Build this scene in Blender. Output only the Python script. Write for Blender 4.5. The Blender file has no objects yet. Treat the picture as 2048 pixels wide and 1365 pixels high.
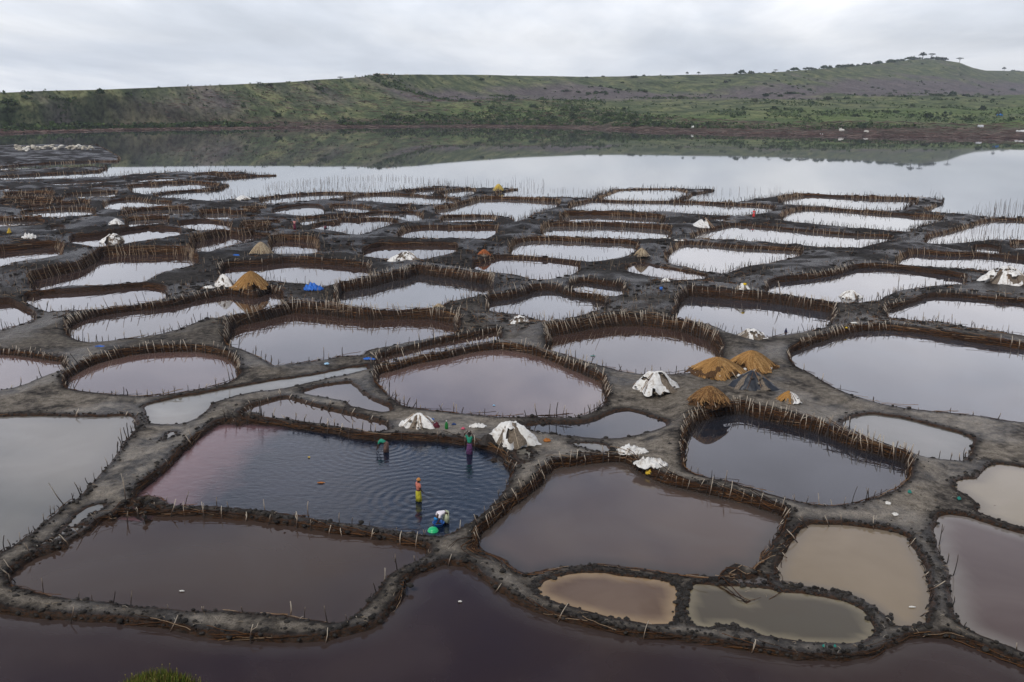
import bpy, math, random
import numpy as np
from mathutils import Vector, Matrix, noise as mnoise
from mathutils.geometry import delaunay_2d_cdt
from mathutils.kdtree import KDTree

random.seed(7)
rng = np.random.RandomState(7)
S = bpy.context.scene
COL = S.collection

# ------------------------------------------------------------------ camera
CAM_H = 21.0
FOC = 1900.0                       # focal length in pixels of the 2048-wide photograph
PITCH = math.atan(487.0 / FOC)
ROLL = math.radians(0.6)
cr, sr = math.cos(ROLL), math.sin(ROLL)
FWD = np.array([0, math.cos(PITCH), -math.sin(PITCH)])
U0 = np.array([0, math.sin(PITCH), math.cos(PITCH)])
R0 = np.array([1.0, 0, 0])
RIGHT = R0 * cr + U0 * sr
UP = -R0 * sr + U0 * cr
cam_data = bpy.data.cameras.new('camera')
cam_data.sensor_width = 36.0
cam_data.lens = FOC / 2048.0 * 36.0
cam_data.clip_start = 0.3
cam_data.clip_end = 30000
cam = bpy.data.objects.new('camera', cam_data)
COL.objects.link(cam)
cam.matrix_world = Matrix(((RIGHT[0], UP[0], -FWD[0], 0), (RIGHT[1], UP[1], -FWD[1], 0),
                           (RIGHT[2], UP[2], -FWD[2], CAM_H), (0, 0, 0, 1)))
S.camera = cam

# ------------------------------------------------------------------ world, sun, exposure
SUN_EL, SUN_ROT = math.radians(48), math.radians(215)
w = bpy.data.worlds.new('World'); S.world = w; w.use_nodes = True
nt = w.node_tree; nt.nodes.clear()
def N(nt, t, **k):
    n = nt.nodes.new(t)
    for a, b in k.items():
        if a.startswith('i_'):
            key = a[2:]
            n.inputs[int(key) if key.isdigit() else key.replace('_', ' ')].default_value = b
        else: setattr(n, a, b)
    return n
def L(nt, a, b): nt.links.new(a, b)
def ramp(nt, stops, fac=None, interp='LINEAR'):
    r = nt.nodes.new('ShaderNodeValToRGB'); r.color_ramp.interpolation = interp
    e = r.color_ramp.elements
    while len(e) < len(stops): e.new(0.5)
    for i, (p, c) in enumerate(stops):
        e[i].position = p
        e[i].color = (c if isinstance(c, tuple) else (c, c, c)) + (1,)
    if fac is not None: nt.links.new(fac, r.inputs[0])
    return r
def math_(nt, op, a, b=None, clamp=False):
    n = nt.nodes.new('ShaderNodeMath'); n.operation = op; n.use_clamp = clamp
    for i, v in enumerate((a, b)):
        if v is None: continue
        if isinstance(v, (int, float)): n.inputs[i].default_value = v
        else: nt.links.new(v, n.inputs[i])
    return n.outputs[0]
def mix(nt, fac, a, b, blend='MIX'):
    n = nt.nodes.new('ShaderNodeMix'); n.data_type = 'RGBA'; n.blend_type = blend
    for i, v in ((0, fac), (6, a), (7, b)):
        if isinstance(v, (int, float)): n.inputs[i].default_value = v
        elif isinstance(v, tuple): n.inputs[i].default_value = v + (1,) if len(v) == 3 else v
        else: nt.links.new(v, n.inputs[i])
    return n.outputs[2]

SKY_K = 0.10
sky = N(nt, 'ShaderNodeTexSky', sky_type='NISHITA', sun_disc=False)
sky.sun_elevation = SUN_EL; sky.sun_rotation = SUN_ROT
sky.air_density = 1.0; sky.dust_density = 1.5
tc = N(nt, 'ShaderNodeTexCoord')
sep = N(nt, 'ShaderNodeSeparateXYZ'); L(nt, tc.outputs['Generated'], sep.inputs[0])
zc = math_(nt, 'MAXIMUM', sep.outputs[2], 0.0)
den = math_(nt, 'ADD', zc, 0.10)
px_ = math_(nt, 'DIVIDE', sep.outputs[0], den); py_ = math_(nt, 'DIVIDE', sep.outputs[1], den)
cmb = N(nt, 'ShaderNodeCombineXYZ'); L(nt, px_, cmb.inputs[0]); L(nt, py_, cmb.inputs[1])
def wnoise(scale, detail, rough, off, sx=1.0, sy=1.0, dist=0.0):
    mp = N(nt, 'ShaderNodeMapping'); mp.inputs['Location'].default_value = off
    mp.inputs['Scale'].default_value = (sx, sy, 1)
    L(nt, cmb.outputs[0], mp.inputs[0])
    n = N(nt, 'ShaderNodeTexNoise'); n.inputs['Scale'].default_value = scale
    n.inputs['Detail'].default_value = detail; n.inputs['Roughness'].default_value = rough
    n.inputs['Distortion'].default_value = dist
    L(nt, mp.outputs[0], n.inputs['Vector'])
    return n.outputs[0]
n1 = wnoise(0.42, 7, 0.52, (3.1, 1.7, 0), 1.3, 0.55, 0.4)
n2 = wnoise(1.5, 6, 0.6, (7.7, 4.0, 2), 1.8, 0.6, 0.4)
n3 = wnoise(0.9, 5, 0.55, (1.0, 9.2, 5), 0.9, 1.0, 0.5)
c1 = ramp(nt, [(0.34, (4.3, 4.65, 5.05)), (0.47, (5.4, 5.7, 6.05)), (0.60, (7.3, 7.4, 7.45))], n1)
c2 = ramp(nt, [(0.3, 0.92), (0.7, 1.07)], n2)
cloud = mix(nt, 1.0, c1.outputs[0], c2.outputs[0], 'MULTIPLY')
# cloud brightness by elevation: raised above the view for pan reflections, lowered overhead
el = ramp(nt, [(0.0, (1.0, 1.0, 1.0)), (0.055, (1.0, 1.0, 1.0)), (0.10, (1.25, 1.25, 1.28)), (0.2, (1.62, 1.58, 1.66)), (0.34, (1.25, 1.19, 1.27)), (0.52, (0.56, 0.51, 0.50)), (1.0, (0.58, 0.56, 0.56))], zc)
cloud2 = mix(nt, 1.0, cloud, el.outputs[0], 'MULTIPLY')
hole = ramp(nt, [(0.42, 0.0), (0.54, 1.0)], n3)
hz = ramp(nt, [(0.22, 0.0), (0.33, 1.0)], zc)
hm = math_(nt, 'MULTIPLY', hole.outputs[0], hz.outputs[0])
hm = math_(nt, 'MULTIPLY', hm, 0.85)
skyc = mix(nt, hm, cloud2, sky.outputs[0])
bg = N(nt, 'ShaderNodeBackground'); L(nt, skyc, bg.inputs[0]); bg.inputs[1].default_value = SKY_K
wo = N(nt, 'ShaderNodeOutputWorld'); L(nt, bg.outputs[0], wo.inputs[0])

sd = bpy.data.lights.new('sun', 'SUN'); sd.energy = 1.5; sd.angle = math.radians(10); sd.color = (1.0, 0.95, 0.88)
sun = bpy.data.objects.new('sun', sd); COL.objects.link(sun)
sdir = Vector((math.sin(SUN_ROT) * math.cos(SUN_EL), math.cos(SUN_ROT) * math.cos(SUN_EL), math.sin(SUN_EL)))
sun.rotation_euler = sdir.to_track_quat('Z', 'Y').to_euler()
sun.location = (0, 0, 200)
vs = S.view_settings
vs.view_transform = 'Standard'; vs.look = 'None'; vs.exposure = 0.5; vs.gamma = 1.0; vs.use_curve_mapping = False

# ------------------------------------------------------------------ projection helpers
CAMP = np.array([0, 0, CAM_H])
def ray(x, y):
    d = FWD + RIGHT * ((x - 1024) / FOC) + UP * ((682.5 - y) / FOC)
    return d
def unp(x, y, z=0.0):
    d = ray(x, y); t = (z - CAM_H) / d[2]
    return CAMP + d * t
def unpA(P, Z):
    P = np.asarray(P, float)
    d = FWD[None] + RIGHT[None] * ((P[:, 0:1] - 1024) / FOC) + UP[None] * ((682.5 - P[:, 1:2]) / FOC)
    t = (Z - CAM_H) / d[:, 2]
    return CAMP[None] + d * t[:, None]
def proj(p):
    v = np.asarray(p) - CAMP
    zz = v @ FWD
    return 1024 + FOC * (v @ RIGHT) / zz, 682.5 - FOC * (v @ UP) / zz
def pxm(x, y):                                     # metres per photo pixel at a ground point
    return np.linalg.norm(unp(x, y)) / FOC
def smooth(t): t = np.clip(t, 0, 1); return t * t * (3 - 2 * t)

# ------------------------------------------------------------------ object helpers
def new_obj(name, me, parent=None, mats=()):
    o = bpy.data.objects.new(name, me); COL.objects.link(o)
    if parent is not None: o.parent = parent
    for m in mats: me.materials.append(m)
    return o
def mesh_np(name, V, F, smooth_=False):
    me = bpy.data.meshes.new(name)
    V = np.asarray(V, dtype=np.float32)
    if isinstance(F, np.ndarray):
        n = F.shape[1]
        me.vertices.add(len(V)); me.vertices.foreach_set('co', V.ravel())
        me.loops.add(F.size); me.loops.foreach_set('vertex_index', F.astype(np.int32).ravel())
        me.polygons.add(len(F)); me.polygons.foreach_set('loop_start', np.arange(0, F.size, n, dtype=np.int32))
        me.polygons.foreach_set('loop_total', np.full(len(F), n, dtype=np.int32))
        me.update(calc_edges=True)
    else:
        me.from_pydata([tuple(v) for v in V], [], F)
    if smooth_: me.shade_smooth()
    return me
def attr(me, name, vals):
    a = me.attributes.new(name, 'FLOAT', 'POINT'); a.data.foreach_set('value', np.asarray(vals, dtype=np.float32))
def colattr(me, name, cols):
    a = me.attributes.new(name, 'FLOAT_COLOR', 'POINT')
    c = np.ones((len(cols), 4), dtype=np.float32); c[:, :3] = cols
    a.data.foreach_set('color', c.ravel())
def tag(o, label=None, cat=None, group=None, kind=None):
    if label: o['label'] = label
    if cat: o['category'] = cat
    if group: o['group'] = group
    if kind: o['kind'] = kind
    return o
def empty(name, loc, rz=0):
    o = bpy.data.objects.new(name, None); COL.objects.link(o)
    o.location = loc; o.rotation_euler = (0, 0, rz); o.empty_display_size = 0.2
    return o
def mat(name):
    m = bpy.data.materials.new(name); m.use_nodes = True
    return m, m.node_tree, m.node_tree.nodes['Principled BSDF']
def tnoise(nt, scale, detail=5, rough=0.55, coord=None, dist=0.0, sc=None):
    n = N(nt, 'ShaderNodeTexNoise'); n.inputs['Scale'].default_value = scale
    n.inputs['Detail'].default_value = detail; n.inputs['Roughness'].default_value = rough
    n.inputs['Distortion'].default_value = dist
    if coord is not None:
        if sc is not None:
            mp = N(nt, 'ShaderNodeMapping'); mp.inputs['Scale'].default_value = sc
            L(nt, coord, mp.inputs[0]); coord = mp.outputs[0]
        L(nt, coord, n.inputs['Vector'])
    return n
def bump(nt, h, strength, dist, normal=None):
    b = N(nt, 'ShaderNodeBump'); b.inputs['Strength'].default_value = strength; b.inputs['Distance'].default_value = dist
    L(nt, h, b.inputs['Height'])
    if normal is not None: L(nt, normal, b.inputs['Normal'])
    return b.outputs[0]
def pos(nt): return N(nt, 'ShaderNodeNewGeometry').outputs['Position']
def simple(name, col, rough=0.8, var=0.3, scale=8, spec=0.3, bumpd=0.0):
    m, t, b = mat(name)
    tcx = N(t, 'ShaderNodeTexCoord')
    n = tnoise(t, scale, 5, 0.6, tcx.outputs['Object'])
    lo = tuple(c * (1 - var) for c in col); hi = tuple(min(1, c * (1 + var)) for c in col)
    r = ramp(t, [(0.3, lo), (0.7, hi)], n.outputs[0])
    L(t, r.outputs[0], b.inputs['Base Color']); b.inputs['Roughness'].default_value = rough
    b.inputs['Specular IOR Level'].default_value = spec
    if bumpd: L(t, bump(t, n.outputs[0], 0.6, bumpd), b.inputs['Normal'])
    return m
# ------------------------------------------------------------------ the pans, outlines in photo pixels: turned into ground positions below
# phrase | far wall height | near wall height | water | far stake spacing | near stake spacing | woven brush | outline
PANS = [l.split('|') for l in '''
widest foreground pan left of the dike fork|.35|.25|brown|1.9|1.8|.5|8,1170 50,1140 95,1110 140,1085 185,1062 235,1038 300,1034 380,1036 450,1040 512,1045 540,1052 600,1062 680,1076 760,1086 815,1094 850,1106 862,1112 835,1128 800,1140 775,1158 757,1180 735,1210 700,1240 665,1246 600,1238 540,1228 480,1224 410,1221 330,1218 260,1213 200,1205 150,1198 100,1192 50,1180
dark purple pan nearest the viewer|.3|.3|purple|5|0|.25|-60,1228 0,1237 60,1248 150,1252 240,1258 300,1265 350,1270 400,1283 450,1290 512,1293 600,1296 660,1292 700,1282 750,1265 790,1225 803,1200 806,1175 825,1155 850,1144 880,1138 930,1142 965,1165 990,1185 1020,1210 1060,1228 1100,1246 1160,1263 1230,1280 1300,1288 1400,1300 1500,1316 1560,1325 1620,1333 1680,1334 1740,1322 1800,1295 1850,1285 1890,1288 1940,1305 2000,1330 2048,1348 2250,1420 2250,1560 1024,1560 -200,1560 -200,1225
rippled blue pan where the salt workers stand|.4|.3|blue|2.4|2.2|.6|262,1015 290,985 330,950 380,900 420,870 455,852 500,852 560,858 620,868 680,880 745,888 800,890 860,893 935,902 960,905 1000,918 1025,935 1028,950 1015,980 990,1010 960,1040 920,1060 880,1075 850,1078 800,1070 740,1058 680,1050 600,1038 540,1030 480,1026 400,1020 330,1018
pale grey pan at the left edge|.15|.2|grey|4|.9|.1|-40,838 40,836 120,837 200,838 250,836 285,838 270,860 250,885 235,910 205,945 175,980 130,1010 95,1040 50,1075 20,1095 -40,1130 -200,1200 -260,1100 -260,840
shallow runnel beside the triangular pan|.1|.1|silt|0|0|0|285,815 340,800 400,790 450,780 512,770 560,762 600,757 650,748 695,738 740,733 738,738 690,750 620,765 560,779 512,783 470,791 425,806 415,822 400,836 360,848 310,850 290,840
narrow channel above the pink pan|.25|.25|pinkgrey|1.0|1.0|.2|748,731 780,721 850,702 920,688 985,675 1002,674 1000,678 930,694 870,708 810,720 770,732
small triangular pan|.15|.15|pinkgrey|0|0|0|598,788 640,776 700,768 710,772 730,795 760,808 788,820 770,825 745,822 700,812 690,803 650,795
slim wedge pan behind the blue pan|.2|.25|pinkgrey|3|1.4|0|470,835 500,818 560,802 575,800 600,808 650,822 700,834 740,845 785,856 765,866 730,868 700,858 640,850 580,842 520,838 490,838
pinkish five sided pan in the middle|.6|.3|pink|.8|1.0|.8|745,760 760,755 820,742 880,730 940,718 985,711 1024,713 1070,722 1110,735 1150,752 1190,772 1215,785 1218,800 1200,818 1175,835 1150,838 1080,836 1024,834 980,832 920,828 860,822 810,814 785,800 770,785
round backed pan behind the straw mounds|.85|.3|pinkgrey|.55|.9|1|1086,697 1120,690 1170,682 1230,673 1300,673 1370,686 1420,704 1448,722 1435,735 1390,745 1331,750 1274,750 1236,743 1211,735 1174,725 1136,713 1106,704
large blue grey pan at the right edge|.6|.3|bluegrey|.9|5|.7|1576,718 1600,706 1640,695 1680,682 1720,674 1780,672 1850,680 1910,692 1980,702 2048,712 2220,730 2220,860 2048,846 2000,840 1950,832 1880,824 1800,815 1750,806 1700,790 1660,772 1625,750 1600,738 1582,728
deep blue pan under the stake lined wall|.8|.3|blue2|.5|1.0|1|1370,885 1380,872 1400,860 1430,850 1480,845 1530,862 1600,878 1650,890 1700,912 1750,930 1800,945 1822,950 1810,965 1780,985 1730,1003 1680,1011 1620,1010 1580,1002 1536,990 1500,978 1450,962 1400,952 1371,944 1362,925 1358,905
small pale pan right of the stake wall|.15|.2|palegrey|0|1.6|0|1678,849 1700,840 1730,832 1760,834 1800,840 1850,852 1900,865 1950,882 1948,895 1935,915 1925,922 1890,920 1860,914 1800,898 1750,880 1710,862
ragged beige puddle pan at the right edge|.1|.12|beige|0|0|0|1905,965 1925,962 1945,960 1950,950 1970,938 1985,930 2048,938 2150,950 2200,1000 2150,1075 2048,1060 2000,1045 1965,1030 1948,1020 1955,1005 1925,985 1908,975
mauve pan in the lower right corner|.2|.15|mauve|0|2.2|0|1863,1050 1870,1038 1895,1033 1930,1038 1980,1050 2048,1068 2200,1110 2230,1370 2150,1350 2048,1308 2000,1290 1950,1268 1920,1250 1905,1235 1898,1200 1895,1160 1890,1130 1875,1110 1864,1080
khaki pan left of the mauve pan|.2|.12|khaki|2.5|0|.1|1562,1105 1575,1085 1600,1060 1620,1053 1700,1057 1760,1065 1800,1072 1820,1082 1823,1095 1840,1118 1850,1130 1860,1150 1865,1180 1862,1230 1855,1258 1800,1255 1770,1243 1745,1225 1730,1208 1700,1190 1660,1180 1600,1172 1570,1168 1555,1160 1545,1140 1550,1115
big murky brown pan right of the dike fork|.5|.1|taupe|.6|0|.7|950,1090 1000,1048 1030,1022 1069,990 1090,965 1115,950 1160,943 1200,938 1240,937 1270,948 1300,968 1340,985 1400,1000 1450,1012 1500,1025 1536,1040 1570,1050 1575,1060 1560,1080 1535,1110 1520,1130 1512,1155 1506,1166 1450,1162 1400,1158 1360,1156 1310,1146 1250,1138 1190,1134 1140,1136 1100,1143 1065,1152 1045,1150 1020,1135 990,1118 965,1108 948,1098
oval orange brown puddle pan|.08|.08|orange|0|0|0|1068,1180 1085,1165 1110,1153 1150,1147 1190,1146 1230,1152 1280,1158 1330,1163 1353,1172 1359,1185 1357,1220 1353,1246 1340,1250 1290,1248 1230,1238 1170,1222 1110,1205 1080,1195
long olive puddle pan|.08|.08|olive|0|0|0|1373,1175 1389,1169 1450,1169 1512,1172 1560,1184 1620,1190 1670,1198 1715,1212 1735,1225 1748,1240 1757,1258 1752,1275 1720,1288 1680,1290 1620,1285 1536,1275 1500,1262 1470,1252 1440,1250 1420,1258 1400,1255 1379,1248 1369,1235 1368,1200
small bright blue pan in the mud flat|.12|.12|blue2|0|0|0|1045,850 1075,845 1100,846 1150,845 1190,838 1230,827 1260,824 1290,832 1320,842 1337,850 1320,858 1290,866 1260,874 1210,878 1160,874 1110,868 1070,863
puddle beside the crumpled sheets|.05|.05|silt|0|0|0|1140,888 1180,887 1215,892 1225,902 1215,908 1190,902 1160,893
wet hollow below the white tarp mound|.05|.05|silt|0|0|0|1028,902 1050,896 1066,905 1060,922 1044,930 1032,918
silty runnel on the left dike|.05|.05|silt|0|0|0|205,1008 210,1015 190,1024 165,1040 155,1055 160,1065 130,1078 110,1095 80,1102 95,1085 120,1065 140,1045 150,1030 180,1015
little puddle on the left dike|.04|.04|silt|0|0|0|318,880 340,865 357,865 345,873 328,880
pink oval pan on the left|.6|.2|pink|.8|1.3|.7|125,778 145,764 165,753 190,742 220,733 270,722 330,716 390,716 440,722 470,732 482,748 470,757 445,768 410,780 350,788 300,792 260,792 210,788 160,783
lilac pan at the left edge|.4|.2|pink|.6|1.6|.4|-60,715 0,717 60,722 110,730 140,734 115,745 85,755 60,765 30,776 0,780 -60,790 -150,780 -150,720
long pan behind the pink oval|1.0|.3|pinkgrey|.55|1.8|1|450,686 475,675 512,664 550,652 587,646 625,648 687,655 737,661 774,661 824,659 862,660 902,666 917,670 887,672 837,682 787,692 737,702 729,711 687,712 662,717 612,725 562,729 549,732 530,722 500,707 475,697 455,692
lens shaped pan under the golden dome mound|.5|.4|greyblue|.7|.9|.6|132,668 150,660 175,649 212,642 262,634 312,630 350,624 375,617 425,606 462,600 490,606 512,608 527,600 537,596 562,599 569,606 562,612 537,619 512,623 475,629 412,637 382,650 370,656 325,667 275,677 225,682 195,684 170,685 150,678
slim pan left of the white cone mound|.45|.25|greyblue|0|.9|.2|47,605 60,600 120,598 180,594 220,590 270,583 300,582 330,590 338,595 310,603 270,610 220,616 170,621 130,621 100,625 75,620
pan cut by the left edge below the dark dike|.45|.3|greyblue|0|1.0|.2|-60,622 0,620 25,618 50,628 75,638 60,645 40,650 20,655 0,660 -60,668 -120,660 -120,625
broad pan backed by a curved stake wall|.9|.3|greyblue|.5|0|1|60,582 87,576 125,567 160,559 180,545 200,530 225,527 275,526 325,525 397,525 375,534 337,542 320,547 300,560 290,565 250,567 212,570 150,572 112,576 85,581
left edge pan under the rust red stake bank|.7|.4|greyblue|.5|0|.9|-60,522 0,517 50,512 100,508 128,509 125,513 90,517 50,520 30,525 20,530 0,534 -60,540 -100,532
pan behind the pale mottled mound|.5|.25|greyblue|0|0|.2|140,486 175,484 200,481 232,476 250,471 270,469 295,462 325,465 365,469 337,474 307,479 262,484 237,489 200,493 175,491 150,487
small lens pan in the dark dikes|.3|.2|greyblue|1.5|1.0|.1|357,454 375,451 400,449 425,449 462,456 437,459 412,460 387,459 367,456
thin pan beneath the long stake bank|.9|.2|greyblue|.5|1.2|1|382,501 430,491 465,484 500,477 530,471 540,472 510,481 475,489 437,496 400,502
pan under the person in the pink top|.75|.25|greyblue|.8|1.2|.8|538,500 562,494 600,495 640,500 632,505 612,509 587,510 562,510 545,507
pan behind the crouching worker|.3|.2|greyblue|1.0|1.0|.2|622,457 642,451 662,446 687,444 762,444 800,445 784,449 762,455 737,465 720,470 697,469 687,466 662,462 640,460
pan in front of the spiky brush bank|.4|.2|greyblue|.8|.8|.6|794,475 812,467 850,462 912,463 997,462 994,466 982,474 969,478 912,478 862,477 824,476
pan behind the dark domed mound|.5|.3|greyblue|0|1.4|.5|724,514 737,507 762,501 812,501 887,501 917,502 902,506 862,516 844,519 782,520 749,516
pan behind the blue tarp|.6|.25|greyblue|1.6|1.0|.5|440,556 452,548 475,545 512,544 537,542 577,537 607,537 652,540 712,546 742,549 712,556 674,565 650,571 620,568 582,566 537,562 500,562 460,566 445,562
sky blue pan right of the blue tarp|.9|.3|skyblue|.5|.7|.9|670,605 700,601 737,594 762,586 787,579 812,575 837,565 862,570 912,576 949,584 987,586 962,591 922,599 899,605 882,612 837,619 774,620 737,616 700,609
pan right of the orange heap|.4|.3|greyblue|1.2|1.1|.3|944,536 962,534 974,530 999,524 1024,524 1074,526 1124,532 1161,537 1156,545 1136,551 1111,557 1074,561 1049,556 1039,552 1024,549 1012,547 974,542
pan before the mottled black and white mound|.6|.25|skyblue|1.0|.6|.5|969,619 1024,610 1061,597 1094,593 1124,596 1156,605 1199,611 1214,614 1199,620 1164,629 1136,635 1111,641 1091,639 1049,632 1034,629 1012,627 987,624
little pan walled in by dark dikes|.5|.2|skyblue|1.2|1.0|.1|1134,582 1154,577 1174,575 1199,580 1249,586 1241,592 1224,595 1199,595 1174,591 1159,592 1146,586
wedge pan left of the slanting stake rows|.2|.2|greyblue|1.4|1.0|.2|1249,540 1266,531 1286,529 1311,536 1349,542 1386,549 1416,555 1399,559 1349,560 1324,557 1286,550 1261,545
long pan left of the brush heap|.5|.2|palelake|.7|1.1|.7|1019,505 1031,495 1061,490 1124,491 1199,494 1249,496 1276,500 1269,507 1249,514 1224,519 1199,522 1174,524 1136,519 1086,514 1049,512 1022,510
pan below the regular comb of stakes|.65|.2|palelake|.6|1.4|.9|1081,471 1091,464 1124,461 1199,462 1274,466 1344,471 1324,477 1306,481 1274,479 1199,476 1149,474
sliver of water behind the comb of stakes|.6|.3|palelake|.8|.5|.9|1119,444 1136,440 1199,439 1274,443 1330,446 1274,447 1199,444 1150,446
pan fenced by short upright stakes|.4|.25|palelake|.7|.6|.5|1329,520 1349,505 1361,497 1381,496 1424,499 1474,504 1536,507 1606,511 1586,516 1551,522 1536,527 1499,532 1474,540 1449,548 1424,546 1374,536 1336,527
pan beside the grey silt flat|.25|.25|palelake|1.2|.8|.3|1381,479 1399,472 1436,462 1461,457 1481,457 1536,462 1636,472 1686,476 1721,479 1786,480 1771,484 1736,491 1721,496 1691,495 1661,496 1636,494 1586,489 1536,486 1474,481 1399,478
pan ringed by black upright stakes|.4|.3|palelake|.6|.5|.5|1561,437 1576,431 1598,425 1616,424 1661,426 1711,430 1786,436 1836,440 1886,441 1861,447 1836,456 1816,465 1798,464 1748,460 1686,454 1636,449 1586,445 1561,441
farthest pan on the right spit|.5|.3|palelake|.7|.6|.6|1556,407 1586,400 1623,397 1661,400 1736,404 1798,406 1836,407 1818,415 1806,422 1761,422 1711,420 1661,415 1611,411 1573,410
stick filled pan right of the log like dike|.3|.25|palelake|.8|.6|.3|1848,482 1873,476 1911,467 1961,450 1986,446 2048,447 2200,449 2250,465 2200,483 2048,482 2011,480 1961,482 1936,485 1873,489 1850,487
pan under the dark bank at the right edge|.5|.25|bluegrey|.8|.6|.5|1791,529 1806,522 1823,516 1861,519 1898,522 1936,521 1986,524 2036,529 2150,540 2200,545 2150,552 2048,549 2031,546 1986,542 1936,539 1886,536 1836,532
pan behind the small white cone mound|.5|.3|bluegrey|.8|1.2|.5|1546,576 1586,571 1636,566 1673,559 1711,547 1761,546 1811,550 1861,557 1911,565 1936,569 1886,570 1848,575 1798,581 1773,592 1761,600 1736,604 1686,604 1661,604 1623,596 1586,590 1548,586 1530,583
pan below the yellow bag|.85|.3|bluegrey|1.0|1.0|.5|1346,635 1359,617 1371,611 1399,612 1449,616 1499,621 1536,625 1598,635 1648,644 1668,646 1648,657 1611,664 1573,670 1536,675 1499,674 1461,666 1424,650 1386,642 1361,637
right pan with the bent branches|.4|.25|bluegrey|1.2|.6|.4|1778,628 1823,615 1848,605 1873,602 1936,606 1986,611 2048,616 2200,632 2250,665 2200,700 2048,672 2011,666 1961,659 1886,646 1836,642 1786,637 1768,634
lens pan far back on the left|.35|.25|palelake|1.2|1.2|.3|205,416 220,410 250,406 275,405 300,409 345,411 300,416 250,422 220,420
strip pan beside the dark cone of mud|.3|.2|palelake|1.2|1.2|.3|42,432 75,429 125,425 175,426 192,429 162,431 112,436 57,440
brushy rimmed oval pan reaching into the lake on the left|.4|.3|palelake|1.4|1.2|.8|257,379 287,374 350,370 387,370 430,375 440,378 400,380 350,382 300,389 270,389 260,384
thin pan in the distant left dikes|.2|.15|palelake|0|0|0|102,370 150,367 195,365 210,366 175,368 125,371
tiny slit pan at the distant left|.2|.15|palelake|0|0|0|172,377 200,375 232,374 225,376 175,378
slit pan below the long black spit|.2|.15|palelake|0|0|0|265,364 300,360 350,359 345,361 287,364
strip pan above the brushy rimmed oval pan|.2|.15|palelake|0|1.5|0|295,369 337,365 370,364 350,367 312,370
upper slit pan at the tip of the long left spit|.3|.2|palelake|1.5|1.5|.3|390,352 425,350 475,351 425,354 400,354
lower slit pan at the tip of the long left spit|.25|.2|palelake|1.5|1.5|.3|412,356.5 450,354.5 495,354.5 462,356.5 425,358
slit pan at the left edge far back|.2|.2|palelake|0|0|0|-40,381 0,380 20,379 17,381 0,383 -40,384
strip pan below the brown bank at far left|.4|.2|palelake|2|2|.5|130,396 200,392 235,390 225,394 150,397
tiny pan beside the dark cone of mud|.2|.2|palelake|0|0|0|20,435 37,435 45,440 32,442
slit pan above the white sacks|.3|.15|palelake|0|0|0|100,461 130,459 112,462
hooked pan by the white bundle on the lake side dike|.35|.25|palelake|1.0|1.0|.3|547,400 587,395 662,391 707,392 687,395 637,401 587,405 537,409 520,406
long diamond pan near the lake edge|.35|.25|palelake|1.0|1.0|.4|687,402 724,396 749,394 812,395 887,399 922,402 887,409 849,410 799,408 737,404 707,403
small pan along the lake side dike|.3|.2|palelake|1.2|1.2|.3|812,390 837,386 867,384 892,385 874,390 849,392
triangular pan left of the yellow straw tuft|.3|.2|palelake|1.2|1.2|.3|857,394 899,387 937,384 952,386 937,392 924,397 887,396
pan in the middle of the dark left dikes|.35|.2|palelake|0|1.4|.2|544,427 574,421 612,417 640,418 650,423 652,428 624,432 574,430
sliver pan below the lake side diamond pan|.3|.2|palelake|1.4|1.2|.5|660,419 687,417 744,422 732,426 687,424
long tapering pan above the crouching worker|.25|.2|palelake|1.4|1.1|.2|597,446 662,440 737,434 800,431 827,427 847,440 824,443 787,440 762,437 712,439 662,444 617,450 607,452
tiny pan left of the big brush bank|.25|.2|palelake|1.4|1.4|.3|797,420 822,416 812,422 799,424
shining pan right of the tall brush bank|.5|.3|palelake|.8|.8|.9|869,427 899,424 937,412 962,405 1024,405 1086,409 1121,411 1119,414 1099,418 1074,426 1056,436 1039,444 1026,444 1020,437 999,432 974,430 887,431
strip pan in front of the brush bank|.4|.2|palelake|.8|.8|.6|882,443 912,440 994,440 993,445 937,446 887,447
shining strip pan left of the white tent|.3|.25|palelake|.9|.6|.3|1136,417 1174,409 1186,407 1274,409 1349,411 1449,412 1536,419 1551,422 1524,427 1486,433 1436,431 1374,427 1324,426 1224,422 1174,422 1144,420
drowned pan with a leaning picket rim|.2|.2|palelake|.6|.8|.3|1196,399 1236,383 1249,380 1349,380.5 1374,386 1376,392 1349,401 1299,404 1249,404 1206,401
small grey pan behind the white tent|.2|.2|palelake|0|1.2|.2|1421,440 1424,440 1454,439 1449,442 1429,444
thin trench below the left black dikes|.6|.3|palelake|.9|1.2|1|10,398 90,396 110,397 60,399 10,400
second thin trench at the left edge|.6|.3|palelake|.9|1.2|1|0,410 60,408 130,407 90,410 30,412
third thin trench above the strip pan at the left|.6|.3|palelake|.9|1.2|1|30,417 110,415 180,414.5 120,417 50,419
trench beneath the lens pan far back on the left|.6|.3|palelake|.9|1.2|1|240,432 320,429 380,428 330,431 260,434
trench at the left edge above the yellow can|.6|.3|palelake|.9|1.2|1|-40,452 50,449 90,448 60,451 0,454
tiny trench left of the dark centre left pan|.5|.3|palelake|.9|1.2|1|480,428 520,426 532,427 500,430
trench above the long stake bank|.6|.3|palelake|.9|1.2|1|400,437 470,434 520,434 470,437 420,439
trench right of the tiny whitish mound|.6|.3|palelake|.9|1.2|1|250,452 300,449 340,448 300,451 260,454
short trench left of the person in the pink top|.5|.3|palelake|.9|1.2|1|480,458 530,455 560,454 540,457 500,460
short trench beyond the ragged white mound at the right edge|.5|.3|palelake|.9|1.2|.8|2020,497 2060,496 2110,497 2060,500
sliver pan in the dark bank at the right edge|.25|.2|palelake|0|.9|.1|1945,501 1975,500 2003,506 1975,506
'''.strip().split('\n')]
FAR_PHRASE = {}
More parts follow.
